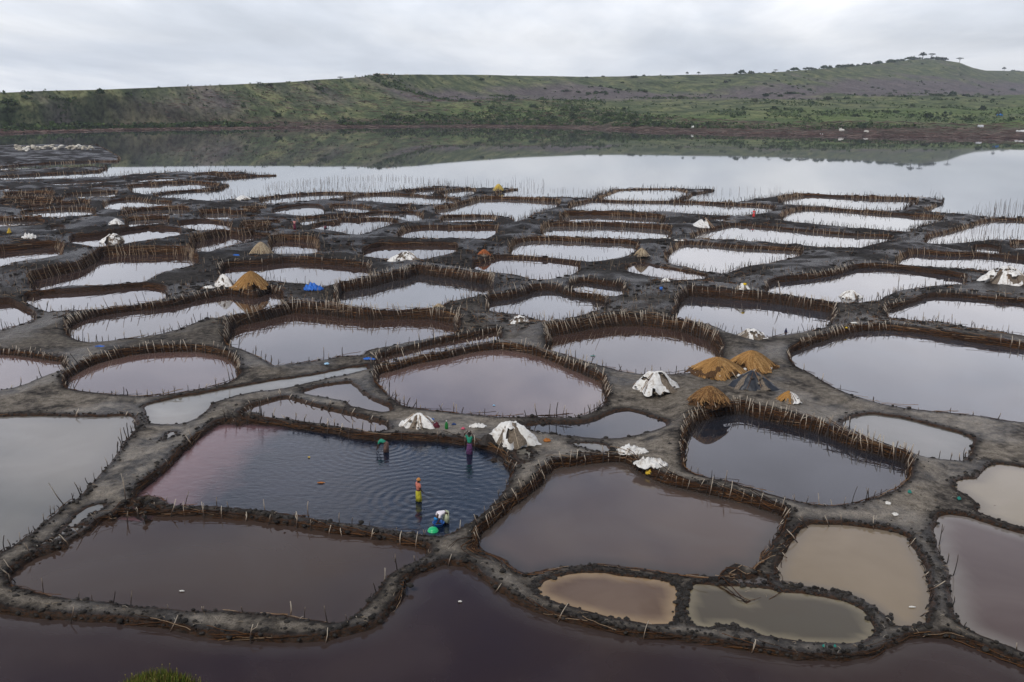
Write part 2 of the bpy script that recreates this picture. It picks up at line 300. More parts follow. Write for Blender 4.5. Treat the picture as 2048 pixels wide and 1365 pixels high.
LAKE = '''-350,292 -50,292 30,291 190,291 205,297 240,317 235,325 200,326 100,330 50,333 0,338 -60,341 -60,343 0,342 50,340 125,336 212,335 213,339 195,347 150,350 75,353 0,357 -50,358 -60,361 0,361 100,359 200,355 300,347 345,345 400,346 475,344 512,350 552,352 512,356 480,358 440,360 405,362 440,367 457,372 440,380 400,384 350,388 312,393 305,396 375,400 415,402 437,401 475,397 512,396 562,391 637,385 712,386 737,387 762,385 812,379 874,373 937,376 987,378 1024,377 1035,380 1022,384 992,389 988,394 1024,395 1100,396 1166,397 1186,397 1228,379 1350,377 1428,382 1382,393 1357,403 1450,408 1480,409 1500,400 1536,396 1573,390 1591,387 1661,390 1761,393 1848,397 1886,401 1881,411 1848,420 1861,426 1911,429 1936,429 1966,434 2048,436 2400,441'''
def PP(s): return [tuple(float(v) for v in q.split(',')) for q in s.split()]
SHORE = PP('-800,272 -350,270 0,266 200,260 400,257 700,254 950,253 1150,256 1300,263 1540,269 1700,272 2048,276 2400,281 3200,285')
# ------------------------------------------------------------------ outlines -> ground plan
def spacing(d): return np.maximum(0.13, 0.0036 * d)
def resample(P, closed=True):
    Q = np.vstack([P, P[:1]]) if closed else P
    seg = np.linalg.norm(np.diff(Q, axis=0), axis=1)
    dist = np.linalg.norm((Q[1:] + Q[:-1]) / 2, axis=1)
    out = []
    for i in range(len(seg)):
        n = max(1, int(math.ceil(seg[i] / spacing(dist[i]))))
        for k in range(n): out.append(Q[i] + (Q[i + 1] - Q[i]) * (k / n))
    if not closed: out.append(Q[-1])
    return np.array(out)
def chaikin(P, it=2, closed=True):
    for _ in range(it):
        A = P if closed else P[:-1]
        B = np.roll(P, -1, axis=0) if closed else P[1:]
        Q = np.empty((len(A) * 2, P.shape[1])); Q[0::2] = A * .82 + B * .18; Q[1::2] = A * .18 + B * .82
        if not closed: Q = np.vstack([P[:1], Q[1:-1], P[-1:]])
        P = Q
    return P
def area(P):
    x, y = P[:, 0], P[:, 1]
    return 0.5 * np.sum(x * np.roll(y, -1) - y * np.roll(x, -1))
def normals(P, closed=True):
    if closed: T = np.roll(P, -1, axis=0) - np.roll(P, 1, axis=0)
    else: T = np.gradient(P, axis=0)
    T /= np.maximum(np.linalg.norm(T, axis=1), 1e-9)[:, None]
    return np.stack([T[:, 1], -T[:, 0]], 1)          # outward for CCW
def lift(P, Hf, Hn, closed=True, fixed=None):
    """photo outline of the bright water -> world rim line at the bank top"""
    W = unpA(P, 0.0)[:, :2]
    n = normals(W, closed)
    tocam = -W / np.linalg.norm(W, axis=1)[:, None]
    c = (n * tocam).sum(1)
    if closed:
        c = (np.roll(c, 1) + c * 2 + np.roll(c, -1)) / 4
    s = smooth(np.abs(c) / 0.45)
    z = np.where(c > 0, Hn * s, -Hf * s)
    if fixed is not None: z[fixed] = 0
    H = np.where(c > 0, Hn + (Hf - Hn) * .5 * (1 - s), Hf + (Hn - Hf) * .5 * (1 - s))
    return unpA(P, z)[:, :2], H, c
def wig(P, f, a):
    return np.array([[mnoise.noise(Vector((p[0] * f, p[1] * f, 3.3))), mnoise.noise(Vector((p[0] * f, p[1] * f, 9.1)))] for p in P]) * a

class Pan: pass
def topH0(x, y):
    ws = hs = 0
    for co, j, d in kd0.find_n((x, y, 0), 6):
        wgt = 1 / (d * d + .1); ws += wgt; hs += wgt * k0H[j]
    return hs / ws
def near_z(W, c, H):
    """height of whatever bank hides the near water edge from the viewpoint"""
    out = np.array(H, float)
    for i, p in enumerate(W):
        if c[i] <= .05: continue
        d0 = math.hypot(p[0], p[1]); tc_ = -p / d0; td = CAM_H / d0; best = -1; s_ = .15
        while s_ < 7:
            x = p + tc_ * s_; co, j, d = kd0.find((x[0], x[1], 0))
            if d < 1.0 and np.dot(x - k0P[j], k0N[j]) < -.02 and s_ > .5: break
            best = max(best, topH0(x[0], x[1]) - s_ * td); s_ += .35
        out[i] = min(max(best, H[i] * .9), .95)
    return out
def build_rim(q, second):
    P = q.P; W = unpA(P, 0.0)[:, :2]; m = len(P)
    E = (np.roll(W, -1, axis=0) - W) if not q.open else np.vstack([np.diff(W, axis=0), W[-1:] - W[-2:-1]])
    en = np.stack([E[:, 1], -E[:, 0]], 1); en /= np.maximum(np.linalg.norm(en, axis=1), 1e-9)[:, None]
    tocam = -W / np.linalg.norm(W, axis=1)[:, None]
    cn = (en * tocam).sum(1); cp = (np.roll(en, 1, axis=0) * tocam).sum(1)
    if q.open: cp[0] = cn[0]
    Hn = np.full(m, q.Hn)
    if second: Hn = near_z(unpA(P, Hn)[:, :2], np.maximum(cn, cp), Hn)
    f = lambda c, hn: (hn if c > 0 else -q.Hf) * float(smooth(abs(c) / .22))
    Q = []
    for i in range(m):
        zp, zn = f(cp[i], Hn[i]), f(cn[i], Hn[i])
        if q.open or abs(zp - zn) < .3 * (q.Hf + Hn[i]): rows = [((zp + zn) / 2, (cp[i] + cn[i]) / 2)]
        else: rows = [(zp, cp[i]), (zn, cn[i])]
        for z, c in rows:
            w_ = unp(P[i][0], P[i][1], z); s_ = float(smooth(abs(c) / .3))
            H = q.Hn + (q.Hf - q.Hn) * .5 * (1 - s_) if c > 0 else q.Hf + (q.Hn - q.Hf) * .5 * (1 - s_)
            Q.append((w_[0], w_[1], H, c))
    Q = np.array(Q)
    if q.open: R3 = Q; D = resample(R3[:, :2], closed=False)
    else: R3 = chaikin(Q, 2 if q.dist0 < 60 else 1); D = resample(R3[:, :2])
    idx = np.array([np.argmin(((R3[:, :2] - d) ** 2).sum(1)) for d in D])
    a = 0.10 if q.Hf > .15 else 0.16
    D = D + wig(D, 0.9, a) + wig(D, 0.25, 0.22 * min(1, q.Hf * 2)) + wig(D, 2.7, 0.07)
    q.R = D; q.H = R3[idx, 2]; q.c = R3[idx, 3]; q.dist = float(np.median(np.linalg.norm(D, axis=1)))
pans = []
for row in PANS:
    q = Pan(); q.phrase = row[0]; q.Hf = float(row[1]); q.Hn = float(row[2]); q.water = row[3]
    q.sf = float(row[4]); q.sn = float(row[5]); q.watt = float(row[6]); q.open = False
    P = np.array(PP(row[7]))
    if np.mean(P[:, 1]) > 700: P = chaikin(P, 1)
    if area(unpA(P, 0)[:, :2]) < 0: P = P[::-1].copy()
    q.P = P; q.dist0 = float(np.median(unpA(P, 0)[:, 1]))
    if q.dist0 > 75 and q.Hf > .2:
        q.Hf = min(1.15, max(q.Hf * 1.3, .45 if q.dist0 < 150 else .5)); q.Hn = min(.5, q.Hn * 1.15)
    pans.append(q)
lk = Pan(); lk.phrase = 'lake'; lk.Hf = .35; lk.Hn = .3; lk.water = 'lake'; lk.sf = 1.3; lk.sn = 1.0; lk.watt = .3; lk.open = True
lk.P = np.array(PP(LAKE)); lk.dist0 = 250
W_ = unpA(lk.P, 0)[:, :2]; n_ = normals(W_, False)
if np.mean((n_ * (-W_)).sum(1)) < 0: lk.P = lk.P[::-1].copy()
allp = pans + [lk]
for q in allp: build_rim(q, False)
k0P = np.vstack([q.R for q in allp]); k0H = np.concatenate([q.H for q in allp]); k0N = np.vstack([normals(q.R, not q.open) for q in allp])
kd0 = KDTree(len(k0P))
for i, p in enumerate(k0P): kd0.insert((p[0], p[1], 0), i)
kd0.balance()
for q in allp: build_rim(q, True)
allp = pans + [lk]

# keep a dike between neighbouring pans even where heights were over-read
for it in range(5):
    pts = np.vstack([q.R for q in allp]); ids = np.concatenate([np.full(len(q.R), i) for i, q in enumerate(allp)])
    nor = np.vstack([normals(q.R, not q.open) for q in allp])
    kd = KDTree(len(pts))
    for i, p in enumerate(pts): kd.insert((p[0], p[1], 0), i)
    kd.balance()
    off = 0
    for i, q in enumerate(allp):
        n = normals(q.R, not q.open); mv = np.zeros(len(q.R))
        for k, p in enumerate(q.R):
            d0 = math.hypot(p[0], p[1]); gap = min(0.38 if q.Hf > .1 else .12, 0.3 + .004 * d0) + .0012 * d0
            best = None
            for co, j, dd in kd.find_range((p[0], p[1], 0), 1.6 + .004 * d0):
                if ids[j] == i: continue
                g = float(np.dot(pts[j] - p, n[k]))             # >0 neighbour beyond our rim
                lat = abs(float(np.dot(pts[j] - p, (-n[k][1], n[k][0]))))
                if lat > .5 + .002 * d0: continue
                if np.dot(nor[j], n[k]) > .3: continue
                if best is None or g < best: best = g
            if best is not None and best < gap: mv[k] = (gap - best) * .5
        mv = np.convolve(np.concatenate([mv[-3:], mv, mv[:3]]), np.ones(5) / 5, 'same')[3:-3] if len(mv) > 8 else mv
        q.R = q.R - n * np.minimum(mv, 0.8)[:, None]

def wallw(H): return 0.10 + 0.22 * H + (0.25 if H < .3 else 0.0) * (1 - H / .3)
for q in allp: q.w = np.array([wallw(h) for h in q.H])

# lake polygon (closed beyond the frame by the far shore)
far = unpA(np.array(SHORE), 0)[:, :2]
if lk.R[0][0] > lk.R[-1][0]:   # starts right, ends left
    lk.poly = np.vstack([lk.R, far])
else: lk.poly = np.vstack([lk.R, far[::-1]])
def inside(P, poly):
    x, y = P[:, 0], P[:, 1]; r = np.zeros(len(P), bool)
    bx0, by0 = poly.min(0); bx1, by1 = poly.max(0)
    m = (x >= bx0) & (x <= bx1) & (y >= by0) & (y <= by1)
    if not m.any(): return r
    xs, ys = x[m], y[m]; c = np.zeros(m.sum(), bool)
    X, Y = poly[:, 0], poly[:, 1]; X2, Y2 = np.roll(X, -1), np.roll(Y, -1)
    for i in range(len(poly)):
        if Y[i] == Y2[i]: continue
        t = ((Y[i] > ys) != (Y2[i] > ys)) & (xs < (X2[i] - X[i]) * (ys - Y[i]) / (Y2[i] - Y[i]) + X[i])
        c ^= t
    r[m] = c; return r

kdr_pts = np.vstack([q.R for q in allp]); kdr_H = np.concatenate([q.H for q in allp]); kdr_w = np.concatenate([q.w for q in allp])
kdr_id = np.concatenate([np.full(len(q.R), i) for i, q in enumerate(allp)])
kdr_n = np.vstack([normals(q.R, not q.open) for q in allp])
kdr = KDTree(len(kdr_pts))
for i, p in enumerate(kdr_pts): kdr.insert((p[0], p[1], 0), i)
kdr.balance()
# sparse samples for a smooth height field of the bank tops
sub = []
for q in allp:
    step = 4 if q.dist < 150 else 2
    for k in range(0, len(q.R), step): sub.append((q.R[k][0], q.R[k][1], q.H[k]))
sub = np.array(sub); kds = KDTree(len(sub))
for i, p in enumerate(sub): kds.insert((p[0], p[1], 0), i)
kds.balance()
def topH(x, y):
    r = kds.find_n((x, y, 0), 10); ws = hs = 0
    for co, j, d in r:
        wgt = 1 / (d * d + .25); ws += wgt; hs += wgt * sub[j][2]
    return hs / ws
def height(x, y, ins):
    """ins: index of the pan that contains the point or -1"""
    if ins >= 0:
        co, j, d = kdr.find((x, y, 0))
        t = d / max(kdr_w[j], 1e-3); h = kdr_H[j]
        base = topH(x, y)
        z = base - (base + .22) * float(smooth(t * .5 + .08)) * 1.25
        return max(z, -.4), -d
    co, j, d = kdr.find((x, y, 0))
    base = topH(x, y)
    nn = mnoise.noise(Vector((x * .8, y * .8, 0))) * .05 + mnoise.noise(Vector((x * 3.1, y * 3.1, 5))) * .025
    f = min(1, d / .6)
    z = base + nn * (0.4 + f) * min(1, base * 3) + .05 * f * min(1, base * 2) - 0.12 * max(0, 1 - d / .25) * min(1, base)
    # dished tracks and lumps on the broad flats
    if d > 1.2: z += (mnoise.noise(Vector((x * .35, y * .35, 7))) * .07) * min(1, (d - 1.2)) * min(1, base * 3)
    if y > 85 and d > .8:
        r9 = 1 - abs(mnoise.noise(Vector((x * .10, y * .22, 2)))) * 3.2
        z += max(0, r9) * .42 * min(1, (d - .8) / 1.5) * float(smooth((y - 85) / 50)) + mnoise.noise(Vector((x * .6, y * .6, 6))) * .10
    return max(z, .035), d
def ground_z(x, y):
    P = np.array([[x, y]]); ins = -1
    for i, q in enumerate(allp):
        poly = lk.poly if q.open else q.R
        if inside(P, poly)[0]: ins = i; break
    return height(x, y, ins)[0]

# ------------------------------------------------------------------ mud ground mesh
cand = []
for q in allp:
    n = normals(q.R, not q.open)
    for f in (2.0, 1.35, .95, .55, .25, 0.0, -.35, -.9):
        off = (q.w * f)
        rows = q.R - n * off[:, None]
        if f in (1.35, .55, -.9): rows = rows[::1]
        cand.append(rows)
fill = []
yy = 24.0
while yy < 480:
    s = max(.22, .0052 * yy)
    hw = yy * .80 + 6
    xs = np.arange(-hw, hw, s)
    fill.append(np.column_stack([xs + rng.uniform(-.3, .3, len(xs)) * s, np.full(len(xs), yy) + rng.uniform(-.3, .3, len(xs)) * s]))
    yy += s
fill = np.vstack(fill)
cand = np.vstack(cand)
allpt = np.vstack([cand, fill]); nc = len(cand)
ins = np.full(len(allpt), -1)
for i, q in enumerate(allp):
    poly = lk.poly if q.open else q.R
    m = inside(allpt, poly); ins[m] = i
keep = np.ones(len(allpt), bool)
keep[nc:] = ins[nc:] < 0
# fill points keep clear of the rims
for i in range(nc, len(allpt)):
    if keep[i]:
        d = kdr.find((allpt[i][0], allpt[i][1], 0))[2]
        if d < .0028 * allpt[i][1] + .1: keep[i] = False
allpt = allpt[keep]; ins = ins[keep]
key = np.round(allpt / .03).astype(np.int64); _, u = np.unique(key[:, 0] * 1000003 + key[:, 1], return_index=True)
allpt = allpt[u]; ins = ins[u]
Z = np.empty(len(allpt)); DR = np.empty(len(allpt))
for i, p in enumerate(allpt): Z[i], DR[i] = height(p[0], p[1], int(ins[i]))
res = delaunay_2d_cdt([Vector((p[0], p[1])) for p in allpt], [], [], 0, 1e-6, True)
V2 = np.array([(v[0], v[1]) for v in res[0]]); T = np.array([t for t in res[2] if len(t) == 3])
orig = np.array([o[0] if len(o) else 0 for o in res[3]])
Zv = Z[orig]; Dv = DR[orig]
tz = Zv[T]; tp = V2[T]
cen = tp.mean(1)
el_ = np.maximum(np.linalg.norm(tp[:, 0] - tp[:, 1], axis=1), np.maximum(np.linalg.norm(tp[:, 1] - tp[:, 2], axis=1), np.linalg.norm(tp[:, 2] - tp[:, 0], axis=1)))
good = (tz.max(1) > -.12)
insc = np.zeros(len(cen), bool)
for q in allp: insc |= inside(cen, lk.poly if q.open else q.R)
for i in np.where(insc & (el_ > 1.0))[0]:
    co, j, d = kdr.find((cen[i][0], cen[i][1], 0))
    if d > kdr_w[j] * 2.2 + .1 and el_[i] > spacing(cen[i][1]) * 3: good[i] = False
T = T[good]
used = np.unique(T); remap = np.full(len(V2), -1); remap[used] = np.arange(len(used)); T = remap[T]
VG = np.column_stack([V2[used], Zv[used]])
a_, b_, c3 = VG[T[:, 0]], VG[T[:, 1]], VG[T[:, 2]]
flip = np.cross(b_ - a_, c3 - a_)[:, 2] < 0
T[flip] = T[flip][:, ::-1]
gm = mesh_np('mud_ground', VG, T, True)
attr(gm, 'rimd', Dv[used])
print('ground', len(VG), len(T))

m_mud, t, b = mat('mud')
P_ = pos(t)
ra = N(t, 'ShaderNodeAttribute', attribute_name='rimd').outputs['Fac']
sx = N(t, 'ShaderNodeSeparateXYZ'); L(t, P_, sx.inputs[0])
nA = tnoise(t, .35, 6, .6, P_); nB = tnoise(t, 2.2, 7, .65, P_); nC = tnoise(t, 14, 6, .7, P_); nD = tnoise(t, .12, 4, .5, P_)
dark = ramp(t, [(.3, (.009, .007, .006)), (.48, (.022, .018, .015)), (.68, (.060, .050, .043))], nB.outputs[0])
pale = ramp(t, [(.3, (.18, .152, .118)), (.7, (.40, .35, .28))], nB.outputs[0])
# dried silt on the trodden flats away from the rims of the nearer dikes
f1 = math_(t, 'MULTIPLY', ramp(t, [(.12, 0.0), (.7, 1.0)], ra).outputs[0], ramp(t, [(.40, 0.0), (.52, 1.0)], nA.outputs[0]).outputs[0])
ydep = N(t, 'ShaderNodeMapRange'); L(t, sx.outputs[1], ydep.inputs[0]); ydep.inputs[1].default_value = 50; ydep.inputs[2].default_value = 105; ydep.inputs[3].default_value = 1; ydep.inputs[4].default_value = .08
f1 = math_(t, 'MULTIPLY', f1, ydep.outputs[0]); 
f1 = math_(t, 'MULTIPLY', f1, ramp(t, [(.35, .1), (.56, 1.0)], nC.outputs[0]).outputs[0])
mid = ramp(t, [(.40, (.024, .020, .016)), (.5, (.080, .068, .055)), (.62, (.18, .155, .125))], nB.outputs[0])
f0 = ramp(t, [(.08, 0.0), (.5, .8)], ra)
ydep2 = N(t, 'ShaderNodeMapRange'); L(t, sx.outputs[1], ydep2.inputs[0]); ydep2.inputs[1].default_value = 60; ydep2.inputs[2].default_value = 130; ydep2.inputs[3].default_value = 1; ydep2.inputs[4].default_value = .12
f0 = math_(t, 'MULTIPLY', f0.outputs[0], ydep2.outputs[0])
c_a = mix(t, f0, dark.outputs[0], mid.outputs[0])
c_b = mix(t, f1, c_a, pale.outputs[0])
# rust brown brush fibre worked into the bank faces
nE = tnoise(t, 5, 5, .7, P_, 0, (1, 1, 3))
fb = math_(t, 'MULTIPLY', ramp(t, [(0.0, 1.0), (.12, 0.0)], ra).outputs[0], ramp(t, [(.42, 0.0), (.58, .8)], nE.outputs[0]).outputs[0])
dk = N(t, 'ShaderNodeMapRange'); L(t, sx.outputs[1], dk.inputs[0]); dk.inputs[1].default_value = 60; dk.inputs[2].default_value = 105; dk.inputs[3].default_value = 1; dk.inputs[4].default_value = .48
cbx = N(t, 'ShaderNodeVectorMath', operation='SCALE'); L(t, c_b, cbx.inputs[0]); L(t, dk.outputs[0], cbx.inputs['Scale']); c_b = cbx.outputs[0]
c_c = mix(t, fb, c_b, (.075, .036, .017))
# light grit and scraps
vo = N(t, 'ShaderNodeTexVoronoi', feature='F1'); vo.inputs['Scale'].default_value = 2.6; L(t, P_, vo.inputs['Vector'])
gr = ramp(t, [(.04, 1.0), (.07, 0.0)], vo.outputs['Distance'])
c_d = mix(t, math_(t, 'MULTIPLY', gr.outputs[0], .35), c_c, (.30, .27, .23))
L(t, c_d, b.inputs['Base Color'])
wet = ramp(t, [(.45, .85), (.56, .32)], nD.outputs[0])
L(t, wet.outputs[0], b.inputs['Roughness']); b.inputs['Specular IOR Level'].default_value = .16
hb = math_(t, 'ADD', math_(t, 'MULTIPLY', nB.outputs[0], .6), math_(t, 'MULTIPLY', nC.outputs[0], .4))
L(t, bump(t, hb, 1.0, .30), b.inputs['Normal'])
g_ob = tag(new_obj('mud_ground', gm, None, [m_mud]), 'dark mud dikes and trodden silt flats between the salt pans', None, None, 'structure')

# ------------------------------------------------------------------ waters
WC = {  # deep colour, edge colour, edge width, mottle colour, ior
 'brown': ((.046, .028, .021), (.060, .042, .034), .8, (.050, .034, .028), 1.4),
 'purple': ((.024, .011, .011), (.055, .042, .038), 1.2, (.036, .021, .020), 1.36),
 'blue': ((.006, .011, .022), (.02, .018, .018), .5, (.009, .015, .030), 1.5),
 'grey': ((.17, .158, .132), (.14, .13, .115), 1.5, (.20, .188, .162), 1.5),
 'silt': ((.20, .185, .155), (.14, .13, .11), .5, (.26, .25, .22), 1.6),
 'pinkgrey': ((.055, .034, .028), (.06, .04, .028), .8, (.070, .045, .040), 2.05),
 'pink': ((.115, .070, .062), (.10, .07, .055), .8, (.14, .09, .08), 1.95),
 'bluegrey': ((.040, .036, .040), (.05, .04, .035), .8, (.05, .052, .062), 2.0),
 'blue2': ((.018, .019, .025), (.03, .024, .022), .7, (.030, .032, .040), 1.6),
 'palegrey': ((.16, .155, .135), (.11, .105, .09), .8, (.19, .18, .16), 1.6),
 'beige': ((.27, .225, .155), (.18, .15, .11), .8, (.30, .255, .185), 1.4),
 'mauve': ((.075, .048, .042), (.19, .17, .15), 1.0, (.10, .070, .062), 1.4),
 'khaki': ((.215, .165, .105), (.18, .15, .115), .5, (.245, .19, .125), 1.4),
 'taupe': ((.088, .060, .048), (.05, .042, .036), 1.0, (.095, .070, .060), 1.5),
 'orange': ((.105, .062, .038), (.30, .21, .12), .5, (.15, .10, .068), 1.4),
 'olive': ((.075, .062, .042), (.20, .17, .11), .35, (.078, .068, .048), 1.45),
 'greyblue': ((.045, .030, .028), (.05, .03, .022), .8, (.060, .045, .042), 1.95),
 'skyblue': ((.035, .034, .038), (.04, .03, .026), .8, (.05, .048, .052), 1.95),
 'palelake': ((.09, .085, .085), (.07, .055, .045), .8, (.11, .105, .105), 1.95),
}
RIP = [unp(765, 893)[:2], unp(938, 905)[:2], unp(837, 1000)[:2], unp(888, 1046)[:2]]
def water_mat(key):
    deep, edge, ew, mot, ior = WC[key]
    m, t, b = mat('water_' + key)
    P_ = pos(t)
    n = tnoise(t, .16, 4, .5, P_, .8)
    sh = N(t, 'ShaderNodeAttribute', attribute_name='shallow').outputs['Fac']
    c1 = ramp(t, [(.42, deep), (.62, mot)], n.outputs[0]).outputs[0]
    if key == 'blue':        # dull pink tint fading out from the far left bank
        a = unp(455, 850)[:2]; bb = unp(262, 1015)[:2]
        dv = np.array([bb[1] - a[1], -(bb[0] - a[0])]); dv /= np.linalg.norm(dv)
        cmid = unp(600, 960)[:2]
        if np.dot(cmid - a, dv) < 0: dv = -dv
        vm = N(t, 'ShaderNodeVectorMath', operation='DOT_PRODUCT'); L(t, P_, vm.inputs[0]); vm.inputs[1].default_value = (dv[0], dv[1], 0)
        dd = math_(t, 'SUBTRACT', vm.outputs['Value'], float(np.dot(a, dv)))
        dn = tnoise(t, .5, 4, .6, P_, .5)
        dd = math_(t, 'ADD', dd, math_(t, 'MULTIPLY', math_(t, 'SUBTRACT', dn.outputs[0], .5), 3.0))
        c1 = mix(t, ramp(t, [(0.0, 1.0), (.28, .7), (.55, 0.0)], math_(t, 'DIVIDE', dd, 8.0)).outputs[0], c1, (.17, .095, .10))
    n2 = tnoise(t, .9, 3, .5, P_)
    sf = math_(t, 'MULTIPLY', sh, math_(t, 'ADD', n2.outputs[0], .45), True)
    c2 = mix(t, sf, c1, edge)
    L(t, c2, b.inputs['Base Color'])
    b.inputs['Roughness'].default_value = .03
    b.inputs['IOR'].default_value = ior
    if key == 'blue':
        tot = None; rn = tnoise(t, .6, 2, .5, P_)
        for i, c in enumerate(RIP):
            vs_ = N(t, 'ShaderNodeVectorMath', operation='DISTANCE'); vs_.inputs[1].default_value = (c[0], c[1], 0); L(t, P_, vs_.inputs[0])
            d = vs_.outputs['Value']
            sn = math_(t, 'SINE', math_(t, 'MULTIPLY', math_(t, 'ADD', d, math_(t, 'MULTIPLY', rn.outputs[0], .5)), 13.0 - i * 1.1))
            am = math_(t, 'POWER', 2.718, math_(t, 'MULTIPLY', d, -.34))
            h = math_(t, 'MULTIPLY', sn, am)
            tot = h if tot is None else math_(t, 'ADD', tot, h)
        wn = tnoise(t, 2.2, 5, .6, P_, 1.2, (.5, 1.0, 1))
        hh = math_(t, 'ADD', math_(t, 'MULTIPLY', tot, .9), math_(t, 'MULTIPLY', wn.outputs[0], 2.2))
        L(t, bump(t, hh, 1.0, .0075), b.inputs['Normal'])
    else:
        wn = tnoise(t, .8, 2, .5, P_)
        L(t, bump(t, wn.outputs[0], .25, .004), b.inputs['Normal'])
    return m
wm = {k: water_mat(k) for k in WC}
for q in pans:
    n = normals(q.R, True)
    if q.dist < 110:
        bd = q.R[::2]
        x0, y0 = q.R.min(0); x1, y1 = q.R.max(0); s = .35 if q.dist < 60 else .7
        if (x1 - x0) * (y1 - y0) / s / s > 40000: s *= 1.6
        gx, gy = np.meshgrid(np.arange(x0, x1, s), np.arange(y0, y1, s))
        gp = np.column_stack([gx.ravel(), gy.ravel()]); gp = gp[inside(gp, q.R)]
        pts = np.vstack([bd, gp])
        r = delaunay_2d_cdt([Vector((p[0], p[1])) for p in pts], [], [list(range(len(bd)))], 1, 1e-5, False)
        V = [(v[0], v[1], 0) for v in r[0]]; F = [tuple(f) for f in r[2]]
        sh = []
        for v in V:
            co, j, d = kdr.find((v[0], v[1], 0)); e = WC[q.water][2]
            sh.append(max(0, 1 - max(0, d - kdr_w[j] * .8) / e))
        Va = np.array(V); Fa = np.array(F); Fa = Fa[inside(Va[Fa].mean(1)[:, :2], q.R)]
        me = mesh_np('pan_water', V, Fa); attr(me, 'shallow', sh)
    else:
        bd = q.R
        r = delaunay_2d_cdt([Vector((p[0], p[1])) for p in bd], [], [list(range(len(bd)))], 1, 1e-5, False)
        Va = np.array([(v[0], v[1], 0) for v in r[0]]); Fa = np.array([tuple(f) for f in r[2]]); Fa = Fa[inside(Va[Fa].mean(1)[:, :2], q.R)]
        me = mesh_np('pan_water', Va, Fa)
    for p in me.polygons:
        if p.normal.z < 0: me.flip_normals(); break
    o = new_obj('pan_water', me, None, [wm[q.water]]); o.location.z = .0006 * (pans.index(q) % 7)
    tag(o, None, None, None, 'structure')
    if len(q.phrase) > 4: o['label'] = 'still brine in the ' + q.phrase
m_lake, t, b = mat('lake_water'); P_ = pos(t)
b.inputs['Base Color'].default_value = (.07, .075, .08, 1); b.inputs['Roughness'].default_value = .02; b.inputs['IOR'].default_value = 1.7
wn = tnoise(t, .25, 3, .5, P_, 0, (1, .5, 1)); L(t, bump(t, wn.outputs[0], .12, .01), b.inputs['Normal'])
lkme = mesh_np('lake_water', [(-1500, 24, -.03), (2200, 24, -.03), (3500, 1500, -.03), (-1500, 1500, -.03)], [(0, 1, 2, 3)])
tag(new_obj('lake_water', lkme, None, [m_lake]), 'calm grey lake mirroring the green hills', None, None, 'structure')

# ------------------------------------------------------------------ far hills
#        x     Dridge ytop   yc   Dc  (second ridge line in photo pixels, depth in metres)
HR = np.array([[-800, 520, 191, 232, 510], [0, 540, 186, 228, 510], [250, 605, 178, 222, 560], [500, 690, 168, 215, 640], [600, 730, 162.5, 212, 680],
 [685, 775, 157, 210, 715], [760, 820, 150.5, 208, 740], [820, 860, 149.5, 207, 760], [950, 1000, 150, 203, 800], [1050, 1090, 152, 202, 830], [1180, 1180, 154, 201, 860],
 [1300, 1250, 152, 200, 880], [1400, 1300, 149.5, 200, 900], [1540, 1400, 146, 200, 900], [1640, 1550, 138, 201, 900], [1700, 1700, 133, 202, 900], [1780, 1900, 125, 203, 900],
 [1830, 2050, 118.5, 204, 900], [1880, 2080, 119.5, 204, 900], [1920, 2130, 126, 204, 900], [1945, 2180, 136, 205, 900], [1970, 2260, 141.5, 205, 900], [2048, 2700, 143, 206, 900], [2500, 3200, 148, 207, 900], [3200, 3300, 150, 210, 900]], float)
SH = np.array(SHORE)
cols = np.concatenate([np.linspace(-800, -150, 20)[:-1], np.linspace(-150, 2200, 520), np.linspace(2200, 3200, 24)[1:]])
NT = 190
VH = []; XT = []; XS = []
